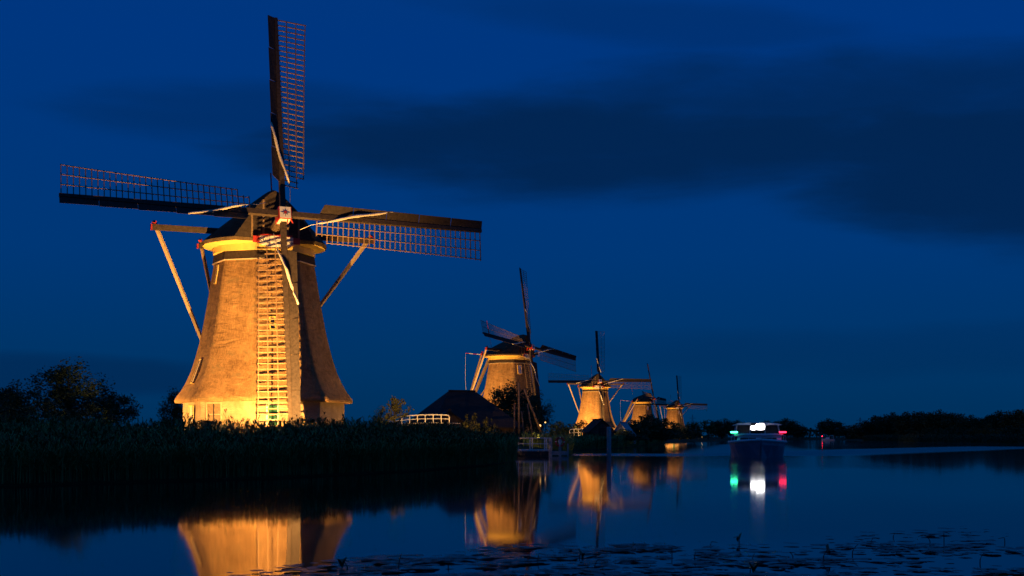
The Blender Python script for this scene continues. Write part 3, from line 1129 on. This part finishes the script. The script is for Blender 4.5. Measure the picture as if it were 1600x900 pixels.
for px, D, yt, wp in BGL:
    plant(px, D, yt, wp, FBUSH[rt.randrange(2)], 'dark bush, %s from the left in the mass on the bank below the distant mills' % ordinal([q[0] for q in BGL], px), 'bush', BG)
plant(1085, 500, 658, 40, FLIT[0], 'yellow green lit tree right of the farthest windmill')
plant(1106, 530, 655, 34, FLIT[1], 'darker lit yellow green tree between the lit tree and the boat')
LG = 'dark trees beyond the bend behind the large boat'
LGL = ((1128, 620, 654, 44), (1152, 700, 656, 40), (1178, 760, 660, 44), (1203, 790, 657, 40), (1228, 800, 653, 48), (1246, 820, 663, 36))
for px, D, yt, wp in LGL:
    plant(px, D, yt, wp, FARV[rt.randrange(3)], 'dark tree, %s from the left beyond the bend behind the large boat' % ordinal([q[0] for q in LGL], px), 'tree', LG)
plant(1296, 720, 654, 46, FARV[0], 'dark round tree standing behind the small boat')
plant(1322, 660, 664, 36, FARV[1], 'low dark tree just right of the small boat')
RG = 'dark trees of the wood along the right bank'
RGL = ((1346, 600, 661, 40), (1370, 570, 648, 50), (1392, 560, 644, 46), (1418, 545, 643, 48), (1442, 530, 641, 46), (1466, 520, 640, 46),
                      (1490, 510, 643, 46), (1513, 500, 648, 42), (1538, 470, 652, 44), (1562, 450, 641, 52), (1588, 440, 638, 52), (1614, 430, 640, 52), (1645, 430, 642, 52),
                      (1405, 580, 650, 50), (1454, 560, 648, 50), (1527, 500, 655, 44), (1575, 470, 648, 50))
for px, D, yt, wp in RGL:
    plant(px, D, yt, wp, FARV[rt.randrange(3)], 'dark tree, %s from the left in the wood along the right bank' % ordinal([q[0] for q in RGL], px), 'tree', RG)
QG = 'dark bushes along the edge of the right bank'
for i in range(17):
    px = 1338 + i * 18.5
    D = 640 - i * 22 if i < 8 else 470 - (i - 8) * 19
    plant(px, D, 668 - 0.35 * i + rt.uniform(-3, 3), 36, FBUSH[rt.randrange(2)], 'dark bush, %s from the left at the water edge of the right bank' % ORD[i], 'bush', QG, 0.4)

# far low treeline at the end of the canal
rng = np.random.default_rng(77)
n = 5200
px = rng.uniform(1040, 1760, n)
D = rng.uniform(860, 1000, n)
hh = 4.5 + 2.0 * np.sin(px * 0.05) + 1.3 * np.sin(px * 0.21)
p = np.stack([(px - 800) / F * D, D, 1.0 + hh * rng.random(n) ** 0.6], 1)
a = rng.normal(size=(n, 3)); a /= np.linalg.norm(a, axis=1)[:, None]
b = np.cross(a, rng.normal(size=(n, 3))); b /= np.linalg.norm(b, axis=1)[:, None]
me = np_mesh('treeline', np.stack([p - a * 1.0, p + b * .6, p + a * 1.0, p - b * .6], 1).reshape(-1, 3), np.arange(n * 4).reshape(-1, 4), 4, [M['leaf']])
o = bpy.data.objects.new('treeline', me)
COL.objects.link(o)
o['kind'] = 'stuff'
o['label'] = 'low dark far treeline at the end of the canal'

# ------------------------------------------------------------------ barn, shed, tent
def gable_house(name, label, cat, loc, rz, L, Wd, eave, ridge, wall_m, roof_m, hip=0.0, over=0.3):
    t = thing(name, label, cat, loc, None, rz)
    b = MB()
    b.box((0, 0, eave / 2 - 0.3), (L, Wd, eave + 0.6), wall_m)
    if hip == 0:
        b.prism([(-L / 2, -Wd / 2, eave), (-L / 2, Wd / 2, eave), (-L / 2, 0, ridge - 0.12)], (L, 0, 0), wall_m)
    b.build('wall', t)
    b = MB()
    e, r = L / 2 + over, L / 2 - hip + (over if hip == 0 else 0)
    y = Wd / 2 + over
    ze = eave - over * (ridge - eave) / (Wd / 2)
    vs = [(-e, -y, ze), (e, -y, ze), (e, y, ze), (-e, y, ze), (-r, 0, ridge), (r, 0, ridge)]
    vs += [(x, yy, zz - 0.16) for x, yy, zz in vs]
    fs = [(0, 1, 5, 4), (2, 3, 4, 5), (3, 0, 4), (1, 2, 5)] if hip else [(0, 1, 5, 4), (2, 3, 4, 5)]
    low = [tuple(i + 6 for i in reversed(f)) for f in fs]
    rim = [(0, 6, 7, 1), (1, 7, 8, 2), (2, 8, 9, 3), (3, 9, 6, 0)] if hip else [(0, 6, 7, 1), (2, 8, 9, 3), (0, 4, 10, 6), (4, 3, 9, 10), (1, 7, 11, 5), (5, 11, 8, 2)]
    b.add(vs, fs + low + rim, roof_m)
    b.build('roof', t)
    b = MB()
    b.beam((-r, 0, ridge + 0.03), (r, 0, ridge + 0.03), 0.25, 0.14, roof_m)
    b.build('ridge_cap', t)
    return t


bl = at(722, 132, 1.2)
barn = gable_house('barn', 'dark barn with a broad low hipped roof behind the white railing', 'barn', bl, math.radians(28), 9.4, 7.0, 1.9, zat(611, 132) - 1.2,
                   M['barn_wall'], M['roof'], hip=3.2, over=0.5)
for xx in (-2.2, 1.6):
    fr = MB()
    fr.box((xx, -3.53, 1.05), (1.0, 0.08, 1.1), M['white'])
    fo = fr.build('window', barn)
    MB().box((xx, -3.585, 1.05), (0.82, 0.03, 0.92), M['pane']).build('pane', fo)
annex = gable_house('shed', 'low dark shed with a small gable in front of the barn', 'shed', at(699, 122, 1.2), math.radians(100), 3.0, 4.6, 1.2, zat(641, 122) - 1.2,
                    M['barn_wall'], M['roof'])
shed = gable_house('shed', 'small gabled shed with dark brick front below the middle windmill', 'shed', at(934, 180, 1.1), math.radians(100), 5.0, 3.3, 1.5,
                   zat(655, 178) - 1.1, mat('dark_red_brick', (0.16, 0.075, 0.055), 0.9, varied((0.16, 0.075, 0.055), (3, 3, 8), 0.6, 1.3)), M['roof'])
MB().box((-2.54, 0.0, 0.85), (0.06, 1.0, 1.9), M['dark_wood']).build('door', shed)
tent = gable_house('tent', 'small pale grey tent roof right of the gabled shed', 'tent', at(974, 215, 1.1), math.radians(70), 4.0, 3.2, 0.9,
                   zat(660, 215) - 1.1, M['canvas_grey'], M['canvas_grey'])


# ------------------------------------------------------------------ railings, jetty, poles
def railing(name, label, cat, p, q, h, nposts, m_, arch=0.0, deck=True, mid=True):
    p, q = Vector(p), Vector(q)
    t = thing(name, label, cat, p.lerp(q, 0.5))
    o = p.lerp(q, 0.5)
    d = (q - p)
    nrm_ = Vector((-d.y, d.x, 0)).normalized()

    def pt(f, z, s=0):
        return p.lerp(q, f) - o + Vector((0, 0, z + arch * (1 - (2 * f - 1) ** 2))) + nrm_ * s
    N_ = 12
    for s in (0.0,):
        tp = [pt(0, h * 0.75, s), pt(0.015, h * 0.95, s)] + [pt(0.04 + 0.92 * i / N_, h, s) for i in range(N_ + 1)] + [pt(0.985, h * 0.95, s), pt(1, h * 0.75, s)]
        MB().tube(tp, 0.05, m_, 6).build('top_rail', t, True)
        if mid:
            MB().tube([pt(i / N_, h * 0.5, s) for i in range(N_ + 1)], 0.035, m_, 6).build('middle_rail', t, True)
        for i in range(nposts):
            f = i / (nposts - 1)
            MB().beam(pt(f, -0.1, s), pt(f, h * (0.74 if i in (0, nposts - 1) else 0.96), s), 0.07, 0.07, m_).build('rail_post', t)
    if deck:
        npl = 20
        for i in range(npl):
            f = (i + 0.5) / npl
            MB().box(pt(f, -0.02, 0.75), (d.length / npl - 0.02, 1.6, 0.06), M['grey_wood'], d.normalized(), nrm_).build('plank', t)
    return t


railing('footbridge', 'floodlit white railed footbridge in front of the dark barn', 'footbridge', at(616, 104, zat(664, 104)), at(702, 101, zat(661, 101)), 0.62, 8,
        M['white'], 0.10)
floodlight(at(646, 90, 1.5), at(655, 104, 3.2), 4200, 42, 'added low lamp in the reeds lighting the white railed footbridge')  # extra lamp added to brighten the footbridge and the thin tree
railing('footbridge', 'small lit railed footbridge left of the gabled shed', 'footbridge', at(890, 188, zat(682, 188)), at(918, 186, zat(681, 186)), 1.05, 5,
        M['white'], 0.0)
floodlight(at(899, 181, 1.2), at(904, 187.5, 2.4), 1500, 55, 'low lamp in the reeds lighting the small footbridge')

# jetty with metal railings
JD = 108.0
jt = thing('jetty', 'low jetty with pale metal railings at the end of the reeds', 'jetty', at(830, JD, 0))


def jp(px, py, dy=0.0):
    v = at(px, JD, zat(py, JD)) - at(830, JD, 0)
    return v + Vector((0, dy, 0))


b = MB()
b.box(jp(828, 708, 0.9) , (3.6, 2.2, 0.42), M['black'])
b.build('float', jt)
npl = 14
for i in range(npl):
    x0 = 799 + (862 - 799) * (i + 0.5) / npl
    MB().box(jp(x0, 704.6, 0.9), (3.4 / npl - 0.02, 2.3, 0.06), M['grey_wood']).build('plank', jt)
for dy in (-0.15, 1.95):
    for yy, rr_ in ((684.5, 0.035), (693.5, 0.028), (703, 0.03)):
        MB().tube([jp(801, yy, dy), jp(861, yy, dy)], rr_, M['metal'], 6).build('rail', jt, True)
    for xx in (807, 810, 828.5, 832, 851.5, 854.5):
        MB().beam(jp(xx, 704, dy), jp(xx, 683.5, dy), 0.05, 0.05, M['metal']).build('rail_post', jt)
MB().tube([jp(799, 703, -0.1), jp(798.5, 690, -0.1), jp(800, 684, 0.2), jp(804, 683, 0.9)], 0.04, M['metal'], 6).build('end_rail', jt, True)
MB().beam(jp(860, 716, -0.2), jp(860, 685, -0.2), 0.3, 0.3, M['grey_wood']).build('mooring_post', jt)
b = MB()
b.box(jp(872, 708, 0.7), (1.5, 1.6, 0.3), M['grey_wood'])
b.build('lower_deck', jt)
MB().beam(jp(887.5, 714, 0.2), jp(887.5, 693, 0.2), 0.12, 0.12, M['grey_wood']).build('mooring_stake', jt)

# lifebuoy on its post
ls = thing('lifebuoy_stand', 'grey post and backboard carrying the lifebuoy beside the jetty', 'lifebuoy stand', at(875, 107.2, 0.35))
MB().beam((0, 0, -0.9), (0, 0, 1.05), 0.22, 0.12, M['grey_wood']).build('post', ls)
bb = MB()
bb.prism([(0.17 * math.cos(a) * (1.0 if math.sin(a) > -0.2 else 0.7), -0.075, 0.86 + 0.24 * math.sin(a)) for a in (2 * math.pi * k / 14 for k in range(14))], (0, -0.03, 0), M['white'])
bb.build('backboard', ls)
lb = thing('lifebuoy', 'red and white lifebuoy hanging on a post beside the jetty', 'lifebuoy', at(875, 107.0, 0.35 + 0.86))
for k in range(8):
    a0, a1 = 2 * math.pi * k / 8 + 0.35, 2 * math.pi * (k + 1) / 8 + 0.35
    wide = k % 2 == 0
    if wide:
        a0 -= 0.28
        a1 += 0.28
    else:
        a0 += 0.285
        a1 -= 0.285
    pts = [(0.35 * math.cos(a0 + (a1 - a0) * j / 6), 0, 0.35 * math.sin(a0 + (a1 - a0) * j / 6)) for j in range(7)]
    MB().tube(pts, 0.07, M['red'] if wide else M['white'], 8).build('ring_segment', lb, True)

# mooring pile standing in the water
pl = MB()
pl.tube([(0, 0, -1.5), (0, 0, 1.2), (0, 0, 2.28), (0, 0, 2.34)], [0.165, 0.16, 0.155, 0.12], M['grey_wood'], 14)
pile = pl.build('mooring_pile', None, True, at(951.5, 91.5, 0), label='tall grey mooring pile standing in the water below the middle windmill', category='mooring pile')

# leaning poles in front of the second mill
PG = 'tall poles standing behind the jetty railing'
for i, (xa, ya, xb, yb, rr_, lab) in enumerate((
        (810.5, 596, 811, 690, 0.11, 'tall upright wooden pole behind the jetty railing'),
        (819, 606, 845, 672, 0.11, 'orange lit pole leaning to the right behind the jetty railing'),
        (804, 628, 803, 690, 0.09, 'dim upright pole left of the tall pole'),
        (815, 640, 820, 690, 0.07, 'thin dim pole just right of the tall pole'),
        (824, 628, 834, 690, 0.08, 'dim pole leaning right beyond the orange lit pole'))):
    dd = 124.0 + i * 0.8
    A0, A1 = at(xa, dd, zat(ya, dd)), at(xb, dd + 0.6, max(zat(yb, dd), 0.9))
    pb = MB()
    pb.tube([A1 - A1, (A0 - A1) * 0.5, A0 - A1], [rr_ * 1.1, rr_, rr_ * 0.75], M['brown_wood'], 8)
    pb.build('wooden_pole', None, True, A1 - Vector((0, 0, 0.15)), label=lab, category='pole', group=PG)
# lamp that lights the poles
floodlight(at(842, 120, 0.95), at(831, 126, 6.5), 110, 45, 'small lamp at the foot of the poles behind the jetty')


def lantern(px, py, D, label, rad=0.13):
    z = zat(py, D)
    t = thing('lantern', label, 'lamp', at(px, D, 1.0))
    MB().beam((0, 0, -0.1), (0, 0, z - 1.12), 0.07, 0.07, M['black']).build('lamp_post', t)
    g = MB()
    rows_ = []
    for k in range(1, 6):
        a = math.pi * k / 6
        rows_.append([Vector((rad * math.sin(a) * math.cos(b_), rad * math.sin(a) * math.sin(b_), z - 1.0 - rad * math.cos(a))) for b_ in (2 * math.pi * j / 10 for j in range(10))])
    g.rings(rows_, M['lantern'])
    g.build('lamp_globe', t, True)


lantern(843.5, 665, 128, 'bright warm lamp at the foot of the leaning poles')
lantern(852, 660, 150, 'small orange lamp right of the leaning poles', 0.09)

# board fence left of the largest windmill
fn = thing('fence', 'low dark wooden fence left of the largest windmill', 'fence', at(245, 84, 1.2))
for i in range(9):
    x = -2.4 + i * 0.62
    MB().beam((x, 0, -0.2), (x, 0, 1.05), 0.09, 0.09, M['brown_wood']).build('fence_post', fn)
for zz in (0.35, 0.68, 1.0):
    MB().box((0.08, -0.065, zz), (5.2, 0.035, 0.13), M['brown_wood']).build('fence_rail', fn)
# dark electrical box before the double door
eb = thing('cabinet', 'dark utility box in front of the grey double door of the largest windmill', 'cabinet', at(339, 80.0, 1.15))
b = MB()
b.box((0, 0, 0.66), (1.0, 0.5, 1.0), M['black'])
b.build('cabinet_body', eb)
MB().box((0, 0, 1.19), (1.06, 0.56, 0.05), M['black']).build('cabinet_lid', eb)

# ------------------------------------------------------------------ large boat
BH = math.radians(-9)
bo = thing('boat', 'large white and dark blue passenger boat coming on with green, white and red lights', 'boat', at(1182, 108, 0), None, BH)
hb = MB()
rows = []
for t_ in np.linspace(0, 1, 15):
    y = 9 - 19.5 * t_
    wv = 2.2 if t_ < 0.62 else 2.2 * (1 - ((t_ - 0.62) / 0.38) ** 2.3) + 0.05
    sh = 1.15 + 0.22 * max(0, (t_ - 0.5) / 0.5) ** 2
    fl = 0.9 if t_ < 0.7 else 0.9 - 0.35 * (t_ - 0.7) / 0.3
    rows.append([Vector((-wv, y, sh)), Vector((-wv * 0.96, y, sh - 0.35)), Vector((-wv * fl, y + 0.3 * t_, -0.1)), Vector((-wv * fl * 0.6, y + 0.6 * t_, -0.6)),
                 Vector((wv * fl * 0.6, y + 0.6 * t_, -0.6)), Vector((wv * fl, y + 0.3 * t_, -0.1)), Vector((wv * 0.96, y, sh - 0.35)), Vector((wv, y, sh))])
hb.rings(rows, M['hull'], True, True)
hb.build('hull', bo)
gu = MB()
for s in (0, 7):
    gu.tube([r[s] + Vector((0, 0, 0.02)) for r in rows], 0.12, M['boat_white'], 6)
gu.build('gunwale', bo, True)
# cabin
b = MB()
b.prism([(-1.75, 7.5, 1.0), (-1.75, -5.0, 1.0), (-1.62, -4.4, 1.78), (-1.62, 7.5, 1.78)], (3.5, 0, 0), M['boat_white'])
cab = b.build('cabin', bo)
b = MB()
b.prism([(-1.95, 7.4, 1.76), (-1.95, -4.7, 1.76), (-1.95, -4.6, 1.90), (-1.95, 7.4, 1.90)], (3.9, 0, 0), M['boat_white'])
b.build('coachroof', bo)
for s in (-1, 1):
    MB().box((s * 0.82, -4.72, 1.42), (1.25, 0.05, 0.4), M['pane'], (1, 0, 0), (0, 0.6, 0.78)).build('front_window', cab)
    for k in range(8):
        MB().box((s * 1.70, -3.4 + 1.35 * k, 1.42), (0.14, 1.05, 0.42), M['pane']).build('side_window', cab)
b = MB()
for x in (-1.78, -0.62, 0.62, 1.78):
    b.beam((x, -2.6, 1.9), (x * 0.93, -2.3, 2.62), 0.09, 0.09, M['boat_white'])
    b.beam((x, 5.5, 1.9), (x * 0.93, 5.5, 2.62), 0.09, 0.09, M['boat_white'])
b.build('canopy_posts', bo)
for xx in (-1.16, 0, 1.16):
    MB().prism([(xx - 0.5, -2.55, 1.94), (xx + 0.5, -2.55, 1.94), (xx * 0.95 + 0.48, -2.3, 2.58), (xx * 0.95 - 0.48, -2.3, 2.58)], (0, 0.03, 0), M['pane']).build('windscreen_pane', bo)
b = MB()
rr2 = []
for yy in (-3.1, 6.2):
    rr2.append([Vector((x, yy, z)) for x, z in ((-2.0, 2.60), (-1.6, 2.74), (-0.8, 2.80), (0.8, 2.80), (1.6, 2.74), (2.0, 2.60), (0, 2.60))])
b.rings(rr2, M['boat_white'])
b.build('canopy_roof', bo)
lampb = MB()
lampb.box((0.02, -3.15, 2.44), (1.15, 0.16, 0.62), M['black'])
lo_ = lampb.build('searchlight_bracket', bo)
for xx, zz, sx, sz in ((-0.36, 2.36, 0.44, 0.36), (0.2, 2.46, 0.74, 0.54)):
    MB().prism([(xx + sx * 0.5 * math.copysign(abs(math.cos(q)) ** 0.55, math.cos(q)), -3.235, zz + sz * 0.5 * math.copysign(abs(math.sin(q)) ** 0.55, math.sin(q))) for q in (2 * math.pi * k / 16 for k in range(16))], (0, -0.05, 0), M['lamp_white']).build('searchlight', lo_)
for s, m_, nm in ((-1, M['lamp_green'], 'green_side_light'), (1, M['lamp_red'], 'red_side_light')):
    MB().box((s * 1.93, -4.62, 1.99), (0.62, 0.25, 0.14), M['black']).build('lamp_box', bo)
    MB().box((s * 1.93, -4.775, 2.0), (0.56, 0.05, 0.11), m_).build(nm, bo)
MB().tube([(0, -1, 2.78), (0, -1, 3.25)], 0.03, M['metal'], 6).build('mast', bo)
b = MB()
for s in (-1, 1):
    b.tube([rows[-1 - j][0 if s < 0 else 7] + Vector((0, 0, 0.5)) for j in range(5)], 0.022, M['metal'], 5)
    for j in range(5):
        q = rows[-1 - j][0 if s < 0 else 7]
        b.tube([q, q + Vector((0, 0, 0.5))], 0.018, M['metal'], 5)
b.build('bow_rail', bo)

# ------------------------------------------------------------------ small far boat
sb_ = thing('boat', 'small pale boat with one red light in the distance', 'boat', at(1294, 600, 0), None, math.radians(70))
rows = []
for t_ in np.linspace(0, 1, 9):
    y = -3 + 6 * t_
    wv = 1.15 * (1 if t_ < 0.5 else 1 - ((t_ - 0.5) / 0.5) ** 2.2) + 0.03
    rows.append([Vector((-wv, y, 0.65 + 0.2 * t_)), Vector((-wv * 0.75, y, 0)), Vector((0, y, -0.35)), Vector((wv * 0.75, y, 0)), Vector((wv, y, 0.65 + 0.2 * t_))])
hb = MB()
hb.rings(rows, M['boat_white'])
hb.build('hull', sb_)
b = MB()
b.prism([(-0.8, -0.6, 0.7), (-0.8, 1.4, 0.7), (-0.7, 0.9, 1.45), (-0.7, -0.6, 1.45)], (1.6, 0, 0), M['boat_white'])
b.build('cabin', sb_)
MB().box((0, -1.6, 2.3), (1.7, 2.0, 0.08), M['boat_white']).build('canopy', sb_)
b = MB()
for x in (-0.75, 0.75):
    for y in (-2.5, -0.7):
        b.beam((x, y, 0.6), (x, y, 2.3), 0.06, 0.06, M['metal'])
b.build('canopy_posts', sb_)
MB().tube([(0, 2.7, 0.8), (0, 2.7, 1.9)], 0.05, M['metal'], 6).build('light_post', sb_)
g = MB()
g.box((0, 2.7, 2.05), (0.3, 0.3, 0.34), M['lamp_red'])
g.build('red_light', sb_)

# ------------------------------------------------------------------ pylons far off
def pylon(px, D, ytop, label):
    t = thing('pylon', label, 'pylon', at(px, D, 1.0), 'power pylons on the horizon')
    h = zat(ytop, D) - 1
    b = MB()
    lv = [0, 0.25, 0.48, 0.68, 0.84, 1.0]
    wv = [3.2, 2.2, 1.5, 1.1, 0.9, 0.2]
    for i in range(5):
        for sx, sy in ((-1, -1), (1, -1), (1, 1), (-1, 1)):
            b.beam((sx * wv[i], sy * wv[i], h * lv[i]), (sx * wv[i + 1], sy * wv[i + 1], h * lv[i + 1]), 0.3, 0.3, M['steel'])
        b.beam((-wv[i], -wv[i], h * lv[i]), (wv[i + 1], -wv[i + 1], h * lv[i + 1]), 0.2, 0.2, M['steel'])
        b.beam((wv[i], -wv[i], h * lv[i]), (-wv[i + 1], -wv[i + 1], h * lv[i + 1]), 0.2, 0.2, M['steel'])
    b.build('lattice_mast', t)
    b = MB()
    for z, l in ((0.68, 8), (0.84, 6)):
        b.beam((-l, 0, h * z), (l, 0, h * z), 0.4, 0.4, M['steel'])
        for s in (-1, 1):
            b.beam((s * l, 0, h * z), (s * 0.8, 0, h * (z + 0.08)), 0.2, 0.2, M['steel'])
    b.build('cross_arm', t)


pylon(1344, 2000, 652, 'faint steel pylon above the trees right of the small boat')
pylon(1082, 2300, 648, 'faint steel pylon right of the farthest windmill')

# ------------------------------------------------------------------ lily pads and stalks in the near water
LB = [(300, 905), (420, 892), (550, 872), (700, 866), (800, 853), (950, 849), (1100, 843), (1300, 829), (1450, 821), (1600, 813), (1800, 806)]


def lily_edge(px_):
    for (a, ya), (b_, yb) in zip(LB, LB[1:]):
        if a <= px_ <= b_:
            return ya + (yb - ya) * (px_ - a) / (b_ - a)
    return 905


rl = random.Random(31)
PADM = []
for v_ in range(7):
    b = MB()
    n = 14
    ring_ = []
    for k in range(n):
        a = 0.22 + (2 * math.pi - 0.44) * k / (n - 1)
        r = 1.0 + 0.10 * math.sin(3 * a + v_) + rl.uniform(-0.05, 0.05)
        z = 0.02 + (0.10 if v_ % 3 == 0 else 0.035) * (0.5 + 0.5 * math.sin(2 * a + v_ * 1.7))
        ring_.append(Vector((r * math.cos(a), r * math.sin(a), z)))
    vs = [Vector((0.08, 0, 0.012))] + ring_
    b.add(vs, [(0, k + 1, k + 2) for k in range(n - 1)], M['pad'])
    PADM.append(b.mesh('lily_pad', True))
spots = []
centres = [(rl.uniform(420, 1640), rl.random()) for _ in range(120)]
while len(spots) < 1150:
    c, f = rl.choice(centres)
    px_ = rl.gauss(c, 46)
    if not 330 < px_ < 1660:
        continue
    ye = lily_edge(px_)
    py_ = ye + (912 - ye) * min(1.1, max(0.0, f ** 0.85 + rl.gauss(0, 0.02)))
    D_ = CAMZ * F / (py_ - HOR)
    if D_ < 13.6:
        continue
    spots.append((at(px_, D_, 0.006), rl.uniform(0.05, 0.15) * (1.0 if rl.random() > 0.25 else 0.6), rl.uniform(0, 6.28)))
order = sorted(spots, key=lambda s: -s[1] / s[0].y)
for i, (p_, r_, a_) in enumerate(order[:300]):
    o = bpy.data.objects.new('lily_pad', PADM[i % 7])
    COL.objects.link(o)
    o.location = p_ + Vector((0, 0, 0.004 * (i % 5)))
    o.scale = (r_, r_, r_)
    o.rotation_euler = (rl.gauss(0, 0.03), rl.gauss(0, 0.03), a_)
    o['label'] = 'dark lily pad floating in the near water below the canal'
    o['category'] = 'lily pad'
    o['group'] = 'lily pads floating on the near water'
b = MB()
for i, (p_, r_, a_) in enumerate(order[300:]):
    vs = [p_ + Vector((0, 0, 0.01 + 0.003 * (i % 4)))]
    n = 8
    for k in range(n):
        a = a_ + 0.25 + (2 * math.pi - 0.5) * k / (n - 1)
        vs.append(p_ + Vector((r_ * math.cos(a), r_ * math.sin(a), 0.012 + 0.003 * (i % 4) + rl.uniform(0, 0.006))))
    b.add(vs, [(0, k + 1, k + 2) for k in range(n - 1)], M['pad'])
b.build('small_lily_pads', kind='stuff', label='small dark lily pads scattered over the near water')
SG = 'dead stalks and curled leaves standing out of the lily bed'
STL = ((622, 892, 0.30, 0.05), (545, 893, 0.18, -0.08), (985, 858, 0.10, 0.08), (1050, 868, 0.17, 0.0), (1085, 874, 0.14, 0.02), (928, 890, 0.16, 0.05),
                                        (1155, 851, 0.16, 0.0), (1110, 853, 0.08, 0.02), (1175, 876, 0.12, 0.04), (1475, 848, 0.22, 0.0), (1455, 850, 0.18, -0.1), (1285, 876, 0.2, 0.08),
                                        (1330, 868, 0.2, 0.1), (1360, 850, 0.12, 0.05), (1570, 848, 0.1, 0.0), (840, 878, 0.14, 0.02), (905, 872, 0.1, 0.03), (1240, 872, 0.1, -0.05),
                                        (1395, 840, 0.09, 0.04), (1530, 880, 0.16, 0.06), (700, 888, 0.1, 0.02), (1171, 895, 0.12, 0.05))
for i, (px_, py_, h_, ln) in enumerate(STL):
    D_ = CAMZ * F / (py_ - HOR)
    h_ *= 0.75
    b = MB()
    k_ = 1 if i % 2 else -1
    pts = [(0, 0, -0.25), (ln * 0.2, 0, h_ * 0.4), (ln * 0.6, 0.01, h_ * 0.8), (ln, 0.02, h_), (ln + 0.05 * k_, 0.02, h_ * 0.93), (ln + 0.09 * k_, 0.03, h_ * 0.8)]
    if i % 4 == 0:
        pts = pts[:4]
    b.tube(pts, [0.008, 0.007, 0.006, 0.006, 0.005, 0.003], M['stalk'], 5) if len(pts) == 6 else b.tube(pts, [0.008, 0.007, 0.006, 0.004], M['stalk'], 5)
    if i % 5 == 1:
        c = Vector(pts[3])
        pr = [c + Vector(((0.035 + 0.03 * math.sin(i + 2 * a)) * math.cos(a), 0.04 * math.sin(a), -0.02 + 0.05 * math.sin(a * 2 + i) + 0.04 * math.cos(a + i))) for a in (2 * math.pi * q / 9 for q in range(9))]
        b.add([c + Vector((0, 0, 0.01))] + pr, [(0, 1 + q, 1 + (q + 1) % 9) for q in range(9)], M['pad'])
    b.build('dead_stalk', None, True, at(px_, D_, 0.0), label='thin dead stalk, %s from the left rising from the lily bed in the near water' % ordinal([q[0] for q in STL], px_), category='water plant', group=SG)
